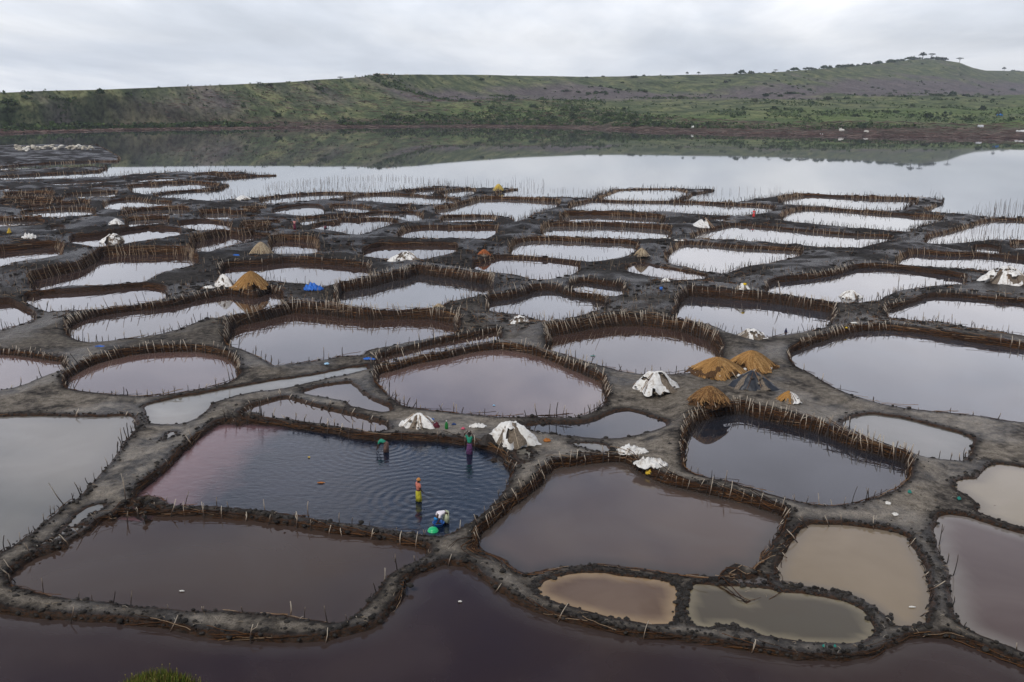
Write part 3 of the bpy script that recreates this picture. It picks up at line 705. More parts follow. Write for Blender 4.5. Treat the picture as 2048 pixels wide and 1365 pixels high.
for xi in cols:
    Dr, yt, yc, Dc = [np.interp(xi, HR[:, 0], HR[:, k]) for k in (1, 2, 3, 4)]
    ys = np.interp(xi, SH[:, 0], SH[:, 1]); s0 = unp(xi, ys, 0)
    def at(yp, Dp):
        d = ray(xi, yp); return CAMP + d * (Dp / d[1])
    rp = at(yt, Dr); cp = at(yc, Dc)
    lf = float(smooth((xi - 720) / 200))            # 0 = steep crater wall, 1 = plain then far ridge
    cz = cp[2] * lf + rp[2] * .45 * (1 - lf)
    cD = Dc * lf + (s0[1] + (Dr - s0[1]) * .5) * (1 - lf)
    pz = (cz + (rp[2] - cz) * .16) * lf + (rp[2] * .82) * (1 - lf)
    pD = (cD + (Dr - cD) * .5) * lf + (s0[1] + (Dr - s0[1]) * .82) * (1 - lf)
    kD = [s0[1] - 12, s0[1], s0[1] + 14, cD, pD, Dr, Dr + 60, Dr + 500]
    kz = [-2.0, .1, 1.3 + 1.5 * (1 - lf), cz, pz, rp[2], rp[2] - .5, rp[2] - 30]
    dxdy = ray(xi, yt)[0] / ray(xi, yt)[1]
    ds = np.concatenate([[s0[1] - 12, s0[1] - 3], np.linspace(0, 1, NT - 6) ** 1.15 * (Dr - s0[1]) + s0[1], [Dr + 15, Dr + 60, Dr + 200, Dr + 500]])
    zs = np.interp(ds, kD, kz)
    k5 = np.ones(9) / 9
    zz = np.convolve(np.concatenate([np.full(4, zs[0]), zs, np.full(4, zs[-1])]), k5, 'valid')
    m = (ds > s0[1] + 14) & (ds < Dr - (Dr - s0[1]) * .05); zs = np.where(m, zz, zs)
    for dd, z in zip(ds, zs):
        x = dxdy * dd
        u_ = min(1, max(0, (dd - s0[1] - 5) / 60)) * min(1, max(0.0, (Dr - dd) / 80))
        nz = (mnoise.noise(Vector((x * .011, dd * .011, 0))) * 5.0 + mnoise.noise(Vector((x * .035, dd * .035, 4))) * 1.8 + mnoise.noise(Vector((x * .11, dd * .11, 8))) * .5) * u_
        rg = 0
        if dd > Dr - 80: rg = mnoise.noise(Vector((x * .05, dd * .02, 2))) * .4
        z2 = z + nz * (0.55 if dd < 950 else 1.4) + rg
        if dd > s0[1] + 2: z2 = max(z2, .3)
        VH.append((x, dd, z2)); XT.append((dd - s0[1]) / (Dr - s0[1])); XS.append((dd - s0[1]) / float(np.interp(xi, [0, 700, 1200, 2048], [14, 26, 45, 80])))
VH = np.array(VH); nC_ = len(cols)
idx = np.arange(nC_ * NT).reshape(nC_, NT)
FH = np.stack([idx[:-1, :-1].ravel(), idx[1:, :-1].ravel(), idx[1:, 1:].ravel(), idx[:-1, 1:].ravel()], 1)
hm_ = mesh_np('hills', VH, FH, True)
lfv = smooth((np.repeat(cols, NT) - 720) / 200)
attr(hm_, 'plain', lfv); attr(hm_, 'along', XT); attr(hm_, 'shored', XS)
m_hill, t, b = mat('hill_ground'); P_ = pos(t)
sx = N(t, 'ShaderNodeSeparateXYZ'); L(t, P_, sx.inputs[0])
al = N(t, 'ShaderNodeAttribute', attribute_name='along').outputs['Fac']
pl = N(t, 'ShaderNodeAttribute', attribute_name='plain').outputs['Fac']
nA = tnoise(t, .012, 6, .62, P_, .4, (.7, 1.3, 1)); nB = tnoise(t, .06, 6, .65, P_, .3); nC = tnoise(t, .35, 5, .7, P_)
gr_ = ramp(t, [(.36, (.042, .058, .030)), (.5, (.092, .115, .055)), (.62, (.19, .195, .095))], nB.outputs[0])
ba_ = ramp(t, [(.35, (.085, .075, .075)), (.65, (.165, .140, .135))], nB.outputs[0])
# bare belts: upper half of the crater wall, lower half of the far slope
b1 = math_(t, 'MULTIPLY', ramp(t, [(.30, 0.0), (.55, .38), (.95, .30)], al).outputs[0], math_(t, 'SUBTRACT', 1.0, pl))
b2 = math_(t, 'MULTIPLY', ramp(t, [(.34, 0.0), (.46, .85), (.70, .75), (.84, .1)], al).outputs[0], pl)
bb_ = math_(t, 'ADD', b1, b2)
bf = ramp(t, [(.44, 0.0), (.60, 1.0)], math_(t, 'ADD', math_(t, 'MULTIPLY', nA.outputs[0], .72), math_(t, 'MULTIPLY', bb_, .35)))
c1 = mix(t, bf.outputs[0], gr_.outputs[0], ba_.outputs[0])
# lush strip just behind the shore
lush = math_(t, 'MULTIPLY', ramp(t, [(.02, 1.0), (.30, 0.0)], al).outputs[0], ramp(t, [(.38, 0.0), (.58, .8)], nA.outputs[0]).outputs[0])
c2 = mix(t, lush, c1, (.095, .155, .035))
# brush-coloured shore belt
sa = N(t, 'ShaderNodeAttribute', attribute_name='shored').outputs['Fac']
sb = ramp(t, [(.0, 1.0), (.6, .8), (.95, 0.0)], sa)
c3_ = mix(t, sb.outputs[0], c2, mix(t, nC.outputs[0], (.040, .027, .023), (.125, .097, .083)))
sp = ramp(t, [(.40, .55), (.55, 1.15)], nC.outputs[0])
c4 = mix(t, 1.0, c3_, sp.outputs[0], 'MULTIPLY')
L(t, c4, b.inputs['Base Color']); b.inputs['Roughness'].default_value = .95; b.inputs['Specular IOR Level'].default_value = .1
L(t, bump(t, nC.outputs[0], .5, 1.5), b.inputs['Normal'])
tag(new_obj('hills', hm_, None, [m_hill]), 'green and bare crater hills beyond the lake', None, None, 'structure')
# ------------------------------------------------------------------ tubes and strands (numpy soup builder)
class Soup:
    def __init__(s): s.V = []; s.F = []; s.C = []; s.A = []; s.n = 0
    def tube(s, pts, radii, col, k=3, a=None):
        pts = np.asarray(pts, float); m = len(pts)
        t = np.gradient(pts, axis=0); t /= np.maximum(np.linalg.norm(t, axis=1), 1e-9)[:, None]
        ref = np.array([0, 0, 1.0]) if abs(t[0][2]) < .8 else np.array([1.0, 0, 0])
        u = np.cross(t, ref); u /= np.maximum(np.linalg.norm(u, axis=1), 1e-9)[:, None]; v = np.cross(t, u)
        an = np.arange(k) * 2 * math.pi / k
        R = np.asarray(radii, float) * np.ones(m)
        P = pts[:, None] + R[:, None, None] * (np.cos(an)[None, :, None] * u[:, None] + np.sin(an)[None, :, None] * v[:, None])
        b = s.n
        s.V.append(P.reshape(-1, 3)); s.C.append(np.tile(np.asarray(col, float), (m * k, 1)))
        s.A.append(np.repeat(np.linspace(0, 1, m) if a is None else a, k))
        i = np.arange(m - 1)[:, None] * k; j = np.arange(k)[None]
        j2 = (j + 1) % k
        q = np.stack([b + i + j, b + i + j2, b + i + k + j2, b + i + k + j], -1).reshape(-1, 4)
        s.F.append(q); s.n += m * k
    def quad(s, P, col):
        b = s.n; s.V.append(np.asarray(P, float)); s.C.append(np.tile(np.asarray(col, float), (4, 1))); s.A.append(np.zeros(4))
        s.F.append(np.array([[b, b + 1, b + 2, b + 3]])); s.n += 4
    def blob(s, c, r, col, seed=0):
        vs, fs = ICO
        sc = 1 + .35 * (rng.rand(len(vs)) - .5)
        P = vs * sc[:, None] * np.asarray(r)[None] + np.asarray(c)[None]
        b = s.n; s.V.append(P); s.C.append(np.tile(np.asarray(col, float), (len(vs), 1))); s.A.append(np.zeros(len(vs)))
        f = fs + b; s.F.append(np.column_stack([f, f[:, 2]])); s.n += len(vs)
    def build(s, name, m, parent=None, smooth_=False):
        if not s.V: return None
        F = np.vstack(s.F); V = np.vstack(s.V)
        tri = F[:, 2] == F[:, 3]
        if tri.any():
            me = bpy.data.meshes.new(name)
            T3 = F[tri][:, :3]; Q = F[~tri]
            me.vertices.add(len(V)); me.vertices.foreach_set('co', V.astype(np.float32).ravel())
            lp = np.concatenate([T3.ravel(), Q.ravel()]).astype(np.int32)
            me.loops.add(len(lp)); me.loops.foreach_set('vertex_index', lp)
            ls = np.concatenate([np.arange(len(T3)) * 3, len(T3) * 3 + np.arange(len(Q)) * 4]).astype(np.int32)
            lt = np.concatenate([np.full(len(T3), 3), np.full(len(Q), 4)]).astype(np.int32)
            me.polygons.add(len(ls)); me.polygons.foreach_set('loop_start', ls); me.polygons.foreach_set('loop_total', lt)
            me.update(calc_edges=True)
            if smooth_: me.shade_smooth()
        else: me = mesh_np(name, V, F, smooth_)
        colattr(me, 'tint', np.vstack(s.C)); attr(me, 'h', np.concatenate(s.A))
        return new_obj(name, me, parent, [m])
def ico():
    g = (1 + 5 ** .5) / 2
    v = np.array([(-1, g, 0), (1, g, 0), (-1, -g, 0), (1, -g, 0), (0, -1, g), (0, 1, g), (0, -1, -g), (0, 1, -g), (g, 0, -1), (g, 0, 1), (-g, 0, -1), (-g, 0, 1)], float)
    v /= np.linalg.norm(v[0])
    f = np.array([(0, 11, 5), (0, 5, 1), (0, 1, 7), (0, 7, 10), (0, 10, 11), (1, 5, 9), (5, 11, 4), (11, 10, 2), (10, 7, 6), (7, 1, 8), (3, 9, 4), (3, 4, 2), (3, 2, 6), (3, 6, 8), (3, 8, 9), (4, 9, 5), (2, 4, 11), (6, 2, 10), (8, 6, 7), (9, 8, 1)])
    return v, f
ICO = ico()
def tint_mat(name, rough=.85, var=.25, scale=12, spec=.2):
    m, t, b = mat(name)
    a = N(t, 'ShaderNodeAttribute', attribute_name='tint')
    n = tnoise(t, scale, 4, .6, pos(t))
    L(t, mix(t, 1.0, a.outputs['Color'], ramp(t, [(.3, 1 - var), (.7, 1 + var)], n.outputs[0]).outputs[0], 'MULTIPLY'), b.inputs['Base Color'])
    b.inputs['Roughness'].default_value = rough; b.inputs['Specular IOR Level'].default_value = spec
    return m
m_tint = tint_mat('brush_fibre')
m_stick, t, b = mat('stick_bark')
h_ = N(t, 'ShaderNodeAttribute', attribute_name='h').outputs['Fac']
oi = N(t, 'ShaderNodeObjectInfo').outputs['Random']
hh = math_(t, 'ADD', h_, math_(t, 'MULTIPLY', math_(t, 'SUBTRACT', oi, .5), .5))
tn = tnoise(t, 9, 4, .6, pos(t))
hh = math_(t, 'ADD', hh, math_(t, 'MULTIPLY', math_(t, 'SUBTRACT', tn.outputs[0], .5), .4))
L(t, ramp(t, [(.30, (.022, .014, .010)), (.52, (.085, .052, .034)), (.70, (.30, .24, .18)), (.9, (.46, .40, .32))], hh).outputs[0], b.inputs['Base Color'])
b.inputs['Roughness'].default_value = .8
m_stickd, t, b = mat('dark_stick_bark')  # darker bark colour, pale only at the tip, mostly for near-rim stakes
h_ = N(t, 'ShaderNodeAttribute', attribute_name='h').outputs['Fac']
oi = N(t, 'ShaderNodeObjectInfo').outputs['Random']
hh = math_(t, 'ADD', h_, math_(t, 'MULTIPLY', math_(t, 'SUBTRACT', oi, .5), .5))
L(t, ramp(t, [(.5, (.020, .014, .011)), (.85, (.060, .040, .028)), (1.0, (.28, .23, .18))], hh).outputs[0], b.inputs['Base Color'])
b.inputs['Roughness'].default_value = .7

def stick_mesh(kind, i, material):
    s = Soup(); r = random.Random(100 + i)
    bend = r.uniform(-.09, .09); b2 = r.uniform(-.07, .07); m = 6 if kind == 'near' else 4
    pts = [(bend * math.sin(z * 2.4) + r.uniform(-.012, .012), b2 * math.sin(z * 3.1) + r.uniform(-.012, .012), z) for z in np.linspace(0, 1, m)]
    s.tube(pts, np.linspace(.036, .022, m), (1, 1, 1), 5, np.linspace(0, 1, m))
    if i % 4 == 0:
        z = r.uniform(.5, .75); a = r.uniform(0, 6.28)
        k = [(bend * math.sin(z * 2.4), b2 * math.sin(z * 3.1), z), (math.cos(a) * .12, math.sin(a) * .12, z + .17), (math.cos(a) * .16, math.sin(a) * .16, z + .36)]
        s.tube(k, [.022, .018, .012], (1, 1, 1), 4, [z, .9, 1])
    o = s.build('stick', material); me = o.data; bpy.data.objects.remove(o)
    return me
VAR = [stick_mesh('near', i, m_stick) for i in range(16)]
VARD = [stick_mesh('near', i + 40, m_stickd) for i in range(12)]

BR = [(.05, .024, .011), (.085, .038, .016), (.14, .065, .025), (.034, .018, .011), (.20, .11, .050), (.02, .013, .010), (.28, .20, .13)]
def arc(R, closed):
    Q = np.vstack([R, R[:1]]) if closed else R
    l = np.linalg.norm(np.diff(Q, axis=0), axis=1); return np.concatenate([[0], np.cumsum(l)]), Q
nstick = 0; nstuff = 0; nfence = 0
def visible(x, y):
    u, v = proj((x, y, 0)); return -60 < u < 2110 and v < 1420
for q in allp:
    if q.sf == 0 and q.sn == 0 and q.watt == 0: continue
    closed = not q.open
    cum, Q = arc(q.R, closed); tot = cum[-1]; n = normals(q.R, closed); M = len(q.R)
    vis = [k for k in range(M) if visible(*q.R[k])]
    if not vis: continue
    root = empty('stake_fence', (float(q.R[vis[0]][0]), float(q.R[vis[0]][1]), 0))
    lab = ('stakes and brush round the ' if q.watt >= .5 else 'loose stakes round the ' if q.dist < 90 else 'thin stakes round the ') + q.phrase
    if q.open: lab = 'scattered stakes along the lake shore side of the outermost dikes'
    tag(root, lab, 'stake fence', 'stake fences around the salt pans')
    inv = Vector(root.location)
    far_ = q.dist >= 118 or q.open
    soup = Soup(); s = random.uniform(0, .5); cnt = 0
    clump = random.random() * 10
    while s < tot:
        k = min(M - 1, int(np.searchsorted(cum, s) - 1)); k = max(k, 0)
        d0 = math.hypot(*q.R[k]); isfar = q.c[k] < .12
        sp = q.sf if isfar else q.sn
        if sp == 0: s += .5; continue
        mod = 0.75 + .5 * abs(mnoise.noise(Vector((s * .12, clump, 0)))) * 2
        if mnoise.noise(Vector((s * .09, clump, 4))) < -.38: s += sp * 1.5; continue     # gaps
        p = q.R[k] + (Q[min(k + 1, len(Q) - 1)] - q.R[k]) * ((s - cum[k]) / max(1e-6, cum[min(k + 1, len(cum) - 1)] - cum[k]))
        s += sp * (.72 if d0 < 58 else .50) * mod * random.uniform(.45, 1.5) 
        if not visible(p[0], p[1]): continue
        nn = n[k]; tt = np.array([-nn[1], nn[0]]); H = q.H[k]; w_ = q.w[k]
        if isfar:
            base = p - nn * (w_ + random.uniform(.10, .22)); Ls = H + .1 + random.uniform(.12, .62)
            lean = nn * ((w_ + .12 + random.uniform(-.08, .12)) / (H + .25)) + tt * (random.gauss(.0, .13) + .22 * math.sin(clump))
            dark_ = random.random() < .10
        else:
            base = p - nn * (w_ * random.uniform(.5, 1.1)); Ls = H + .15 + abs(random.gauss(.2, .33)) + (.2 if d0 > 110 else 0)
            lean = -nn * random.uniform(-.1, .25) + tt * random.gauss(0, .18)
            dark_ = random.random() < .8
        up = np.array([lean[0], lean[1], 1.0]); up /= np.linalg.norm(up)
        if random.random() < .04: Ls *= 1.5
        if far_ or cnt >= 290:
            P3 = np.array([base[0], base[1], -.1]); mth = max(.028, .00028 * d0)
            cc = (.03, .02, .014) if dark_ else random.choice([(.24, .17, .11), (.36, .28, .20), (.12, .07, .045), (.05, .03, .02)] if isfar else [(.12, .08, .055), (.05, .035, .025), (.22, .16, .11)])
            kx = up[0] + random.uniform(-.08, .08)
            soup.tube([P3, P3 + up * Ls * .55, P3 + np.array([kx, up[1], up[2]]) * Ls], [mth, mth * .9, mth * .6], cc, 3)
            nstuff += 1
        else:
            o = bpy.data.objects.new('stick', random.choice(VARD if dark_ else VAR)); COL.objects.link(o); o.parent = root
            o.location = (base[0] - inv.x, base[1] - inv.y, -.1)
            qx = Vector(up).to_track_quat('Z', 'Y').to_euler(); o.rotation_euler = qx
            tk = .72 if d0 < 58 else 1.0; o.scale = (tk * random.uniform(.8, 1.35), tk * random.uniform(.8, 1.35), Ls)
            cnt += 1; nstick += 1
    def local_build(sp_, name, m):
        if not sp_.V: return None
        o = sp_.build(name, m, root); 
        o.matrix_parent_inverse = Matrix.Translation(-inv); tag(o, kind='stuff'); return o
    local_build(soup, 'stakes', m_tint)
    if q.watt > 0:
        ws = Soup()
        dens = 16 * q.watt / (1 + max(0, q.dist - 60) / 60) * (.45 if q.Hf < .45 and q.dist < 60 else 1)
        ns = int(tot * dens)
        for _ in range(ns):
            s0 = random.uniform(0, tot); k0 = max(0, min(M - 1, int(np.searchsorted(cum, s0) - 1)))
            c = q.c[k0]; H = q.H[k0]
            if c > .25 and random.random() > .22: continue
            if q.watt < .7 and mnoise.noise(Vector((s0 * .15, clump, 9))) < -.12: continue
            if not visible(*q.R[k0]): continue
            d0 = math.hypot(*q.R[k0]); ln = random.uniform(.7, 2.0) * (1 + d0 / 200); st = max(.25, .004 * d0)
            m = max(2, int(ln / st)) + 1; z0 = (random.random() ** .8) * (H + .02) if c <= .25 else H * random.uniform(.6, 1)
            z0 = max(.01, z0); rr = random.uniform(.010, .024) * max(1, d0 / 90); pts = []
            sl = random.uniform(-.05, .05); oo = random.uniform(.02, .10)
            for j in range(m):
                sj = s0 + j * st
                if closed: sj %= tot
                elif sj > tot: break
                k = max(0, min(M - 1, int(np.searchsorted(cum, sj) - 1))); f = (sj - cum[k]) / max(1e-6, cum[min(k + 1, len(cum) - 1)] - cum[k])
                p = q.R[k] + (Q[min(k + 1, len(Q) - 1)] - q.R[k]) * f
                z = z0 + sl * j + random.uniform(-.02, .02)
                off = q.w[k] * (1 - z / max(q.H[k], .05)) * .95 + oo + random.uniform(-.02, .02)
                pts.append((p[0] - n[k][0] * off, p[1] - n[k][1] * off, z))
            if len(pts) > 1:
                ci = random.choice(BR[:4] + [BR[5]]) if z0 < H * .45 else random.choice(BR) if mnoise.noise(Vector((s0 * .3, clump, 1))) > -.1 else random.choice(BR[:4])
                ws.tube(pts, rr, ci, 3)
        local_build(ws, 'woven_brush', m_tint)
print('sticks', nstick, 'joined', nstuff)

# rows of pickets standing in the open lake
def px_row(name, label, pts, space, hgt, jit=.5):
    P = unpA(np.array(PP(pts)), 0)[:, :2]
    root = empty('stake_row', (float(P[0][0]), float(P[0][1]), 0)); tag(root, label, 'stake row', 'stake rows standing in the lake')
    s = Soup(); cum = np.concatenate([[0], np.cumsum(np.linalg.norm(np.diff(P, axis=0), axis=1))]); x = 0
    while x < cum[-1]:
        k = min(len(P) - 2, int(np.searchsorted(cum, x, 'right') - 1)); f = (x - cum[k]) / (cum[k + 1] - cum[k])
        p = P[k] + (P[k + 1] - P[k]) * f + rng.uniform(-jit, jit, 2) * np.array([1, 4.0]); h = hgt * random.uniform(.35, 1.25)
        d0 = math.hypot(p[0], p[1]); r0 = max(.02, .00012 * d0)
        s.tube([(p[0], p[1], -.2), (p[0] + random.uniform(-.1, .1), p[1], h * .6), (p[0] + random.uniform(-.2, .2), p[1], h)], [r0, r0 * .9, r0 * .6], random.choice([(.10, .065, .045), (.05, .035, .028), (.17, .12, .09), (.07, .045, .03)]), 3)
        x += space * random.uniform(.4, 1.6)
    o = s.build('stakes', m_tint, root); o.matrix_parent_inverse = Matrix.Translation(-Vector(root.location)); tag(o, kind='stuff')
px_row('a', 'long dense picket line standing in open water left of centre', '530,375 600,368 660,362 740,358 800,359 860,364 905,368', .42, 1.1)
px_row('b', 'lower picket line in open water just behind the lake side dike', '535,381 600,381 660,381 730,379', .42, .9)
px_row('c', 'middle picket line in open water sloping towards the yellow straw', '640,371 720,371 780,374 840,373 900,370', .45, .9)
px_row('d', 'tall thin stakes in the water beside the yellow straw tuft', '905,372 960,370 1010,369 1040,369', 1.0, 1.9)
px_row('e', 'tangled stakes and rails right of the yellow straw tuft', '1026,372 1050,371 1070,373 1095,373', .7, 1.8)
px_row('f', 'short picket line running right from the dike tip in the middle', '1040,384 1090,382 1140,383 1190,384 1240,380', .55, .9)
px_row('g', 'scattered stakes in the water before the right spit', '1430,384 1480,387 1530,388 1560,384', 1.2, 1.3)
px_row('h', 'reedy stakes in the lake beyond the right edge of the pans', '1960,428 1990,424 2020,420 2060,417', .35, 2.0, .8)
px_row('i', 'bare stakes near the tip of the right spit', '1856,400 1870,402 1884,404', .8, 2.0)
px_row('j', 'thin stakes scattered on the water beyond the far left spit', '215,345 300,341 380,339 450,338', 1.4, 1.0, 1.5)
px_row('k', 'stakes between the left oval pan and the white bundle', '440,382 470,388 500,392 540,388', .8, 1.2, 1.0)
px_row('l', 'slanting picket line in front of the drowned pan', '1165,394 1190,389 1215,384', .35, .9)
px_row('m', 'slanting picket line right of the drowned pan', '1345,402 1380,395 1428,386', .3, 1.0)
px_row('n', 'thicket of crooked stakes in the stick filled pan on the right', '1905,470 1940,462 1975,470 2010,460 2050,466', .35, 1.3, 1.5)

# ------------------------------------------------------------------ brush, reeds and dark lumps strewn over the farther dikes
fl = Soup()
for _ in range(30000):
    px = random.uniform(-40, 2090); py = 325 + 340 * random.random() ** 1.15
    p = unp(px, py, .35); co, j, d = kdr.find((p[0], p[1], 0))
    out = float(np.dot(p[:2] - kdr_pts[j], kdr_n[j]))
    if out < .05 or d > 9: continue
    if mnoise.noise(Vector((p[0] * .06, p[1] * .12, 3))) < -.12 and d > .8: continue
    ins_ = any(inside(p[None, :2], lk.poly) for _q in (0,))
    if ins_: continue
    base = topH(p[0], p[1]); y = p[1]; tt = np.array([-kdr_n[j][1], kdr_n[j][0]]) * random.choice([-1, 1]); z0 = base + (.15 if y > 100 and d > 1 else .02)
    k = max(1, y / 110); u = random.random()
    if u < .45:
        l_ = random.uniform(.3, 1.1) * k; c = random.choice(BR + [(.02, .015, .012)] * 3)
        e = p[:2] + tt * l_ + rng.uniform(-.3, .3, 2) * k; m_ = (p[:2] + e) / 2
        fl.tube([(p[0], p[1], z0), (m_[0], m_[1], z0 + random.uniform(.04, .18) * k), (e[0], e[1], z0)], .028 * k, c, 3)
    elif u < .72:
        h_ = random.uniform(.25, .8); dx = random.uniform(-.2, .2)
        fl.tube([(p[0], p[1], z0 - .1), (p[0] + dx, p[1], z0 + h_)], [.022 * k, .014 * k], random.choice([(.20, .14, .09), (.32, .25, .17), (.10, .06, .04), (.04, .028, .02)]), 3)
    else:
        r0 = random.uniform(.08, .24) * k; c0 = random.uniform(.008, .026)
        fl.blob((p[0], p[1], z0), (r0 * 1.6, r0, r0 * .6), (c0 * 1.1, c0, c0 * .9))
o = fl.build('dike_litter', m_tint); tag(o, 'dark lumps, reeds and brush strewn over the farther dikes', 'dike litter', None, 'stuff')

# ------------------------------------------------------------------ mud clods along the near banks
cs = Soup()
for q in allp:
    if q.dist > 95: continue
    n = normals(q.R, True)
    for k in range(len(q.R)):
        if q.H[k] > .7 and q.c[k] < 0: continue
        if not visible(*q.R[k]): continue
        if random.random() < (.75 if q.dist < 60 else .4):
            off = abs(random.gauss(0, .30)) - .12
            p = q.R[k] + n[k] * off + rng.uniform(-.1, .1, 2)
            r0 = random.uniform(.03, .085) * random.choice([1, 1, 1.6])
            z = q.H[k] * (1 if off > 0 else .5)
            c0 = random.uniform(.012, .034)
            cs.blob((p[0], p[1], z), (r0 * 1.3, r0 * 1.3, r0 * .8), (c0 * 1.12, c0, c0 * .88))
for q in pans:        # thin crumbly ridges keep a row of lumps
    if q.Hf > .09 or q.water not in ('orange', 'olive'): continue
    n = normals(q.R, True)
    for k in range(len(q.R)):
        for _ in range(3):
            p = q.R[k] + n[k] * random.uniform(-.02, .15); r0 = random.uniform(.03, .07); c0 = random.uniform(.010, .03)
            cs.blob((p[0], p[1], .05), (r0 * 1.2, r0, r0 * .9), (c0 * 1.1, c0, c0 * .9))
o = cs.build('mud_clods', m_tint); tag(o, 'crumbled dark mud clods along the pan rims', 'mud clods', None, 'stuff')

# loose twigs, grit, shells and scraps lying on the near dikes
ls = Soup()
for _ in range(2600):
    px = random.uniform(0, 2048); py = random.uniform(700, 1340)
    p = unp(px, py, .2); 
    co, j, d = kdr.find((p[0], p[1], 0))
    out = float(np.dot(p[:2] - kdr_pts[j], kdr_n[j]))
    if out < .05 or d > 1.6: continue
    z = ground_z(p[0], p[1]) if random.random() < .3 else kdr_H[j]
    a = random.uniform(0, 6.28); ll = random.uniform(.05, .35)
    c = random.choice([(.30, .24, .17), (.20, .14, .09), (.45, .40, .33), (.10, .07, .05)])
    ls.tube([(p[0], p[1], z + .05), (p[0] + math.cos(a) * ll * .5, p[1] + math.sin(a) * ll * .5, z + .09), (p[0] + math.cos(a) * ll, p[1] + math.sin(a) * ll, z + .05)], .010, c, 3)
o = ls.build('loose_twigs', m_tint); tag(o, 'small pale twigs and scraps strewn on the mud dikes', 'twigs', None, 'stuff')

# ------------------------------------------------------------------ near slope below the viewer, with its tuft of grass
m_slope = simple('slope_soil', (.05, .06, .03), .95, .4, 2, .1, .05)
V = []; F = []; nx, ny = 60, 30
for j in range(ny):
    for i in range(nx):
        x = -60 + 120 * i / (nx - 1); y = -12 + 38 * j / (ny - 1)
        z = 19.4 - (y - 1) * .80 if y > 1 else 19.4 + (1 - y) * .15
        z += mnoise.noise(Vector((x * .3, y * .3, 0))) * .35
        dx = x + 4.15; dy = y - 10.2
        z += 2.22 * math.exp(-(dx * dx) / 2.4 - (dy * dy) / 1.6)
        V.append((x, y, z - .15))
F = [(j * nx + i, j * nx + i + 1, (j + 1) * nx + i + 1, (j + 1) * nx + i) for j in range(ny - 1) for i in range(nx - 1)]
def slope_z(x, y):
    z = 19.4 - (y - 1) * .80
    z += mnoise.noise(Vector((x * .3, y * .3, 0))) * .35
    dx = x + 4.15; dy = y - 10.2
    return z + 2.22 * math.exp(-(dx * dx) / 2.4 - (dy * dy) / 1.6) - .15
tag(new_obj('crater_slope', mesh_np('crater_slope', V, F, True), None, [m_slope]), 'grassy slope falling away below the viewpoint', None, None, 'structure')
# ------------------------------------------------------------------ mounds of salt under sheets and straw
m_plastic, t, b = mat('white_sheet')
tn = tnoise(t, 3.5, 6, .65, pos(t)); tn2 = tnoise(t, 14, 4, .6, pos(t))
L(t, ramp(t, [(.33, (.36, .31, .26)), (.47, (.66, .65, .62)), (.7, (.80, .80, .78))], tn.outputs[0]).outputs[0], b.inputs['Base Color'])
b.inputs['Roughness'].default_value = .55
L(t, bump(t, tn2.outputs[0], .5, .05), b.inputs['Normal'])
m_black = simple('black_sheet', (.020, .024, .032), .45, .4, 6, .4, .03)
m_blue = simple('blue_tarp', (.02, .13, .50), .5, .35, 5, .4, .03)
m_salt = simple('raw_salt', (.16, .13, .10), .9, .45, 9, .2, .06)
m_dsalt = simple('dark_salt_mud', (.035, .030, .027), .9, .45, 9, .2, .06)
m_fib = simple('old_straw', (.075, .040, .018), .9, .5, 9, .2, .06)
m_scrap = simple('white_scrap', (.68, .67, .63), .7, .2, 12, .3, .02)
def dome_mesh(name, w, d, h, folds, amp, seed, mask=None, inset=0.0, sharp=1.5, nr=12, nth=56, rag=.12):
    V = []; F = []; sx_ = seed * 13.7
    for i in range(nr + 1):
        t_ = i / nr
        for j in range(nth):
            th = 2 * math.pi * j / nth
            f = mnoise.noise(Vector((math.cos(th) * 1.6 + sx_, math.sin(th) * 1.6, t_ * .5)))
            rr = t_ * (1 + .5 * f + (rag * mnoise.noise(Vector((math.cos(th) * 5 + sx_, math.sin(th) * 5, 3))) if t_ > .8 else 0)) - inset * t_
            fold = math.sin(th * folds + 5 * mnoise.noise(Vector((math.cos(th) + sx_, math.sin(th), 1)))) * amp * math.sin(math.pi * min(1, t_ * 1.02)) * (.4 + .6 * t_)
            z = h * (1 - t_ ** sharp) * (1 - inset * .5) + fold + h * t_ ** .5 * (.30 * mnoise.noise(Vector((rr * math.cos(th) * 2.2 + sx_, rr * math.sin(th) * 2.2, 2))) + .12 * mnoise.noise(Vector((rr * math.cos(th) * 7 + sx_, rr * math.sin(th) * 7, 0))))
            V.append((rr * math.cos(th) * w / 2, rr * math.sin(th) * d / 2, max(z, -.04 + (.03 if inset == 0 else 0))))
    for i in range(nr):
        for j in range(nth):
            if i == 0 and j % 1: continue
            j2 = (j + 1) % nth
            th = 2 * math.pi * (j + .5) / nth; t_ = (i + .5) / nr
            if mask and mask(th, t_): continue
            F.append((i * nth + j, (i + 1) * nth + j, (i + 1) * nth + j2, i * nth + j2))
    return mesh_np(name, V, F, True)
def site(x, yb, w_px, ytop, kf=.17):
    yc = yb - kf * w_px * (1 if yb > 650 else .55)
    z = .3
    for _ in range(2):
        p = unp(x, yc, z); z = ground_z(p[0], p[1])
    D = np.linalg.norm(p - CAMP); mpp = D / FOC; dep = math.asin((CAM_H - z) / D)
    return p, mpp, (yc - ytop) * mpp / math.cos(dep), z
def sag(rad, w, h, sharp=1.5): return h * (1 - min(1, rad) ** sharp)
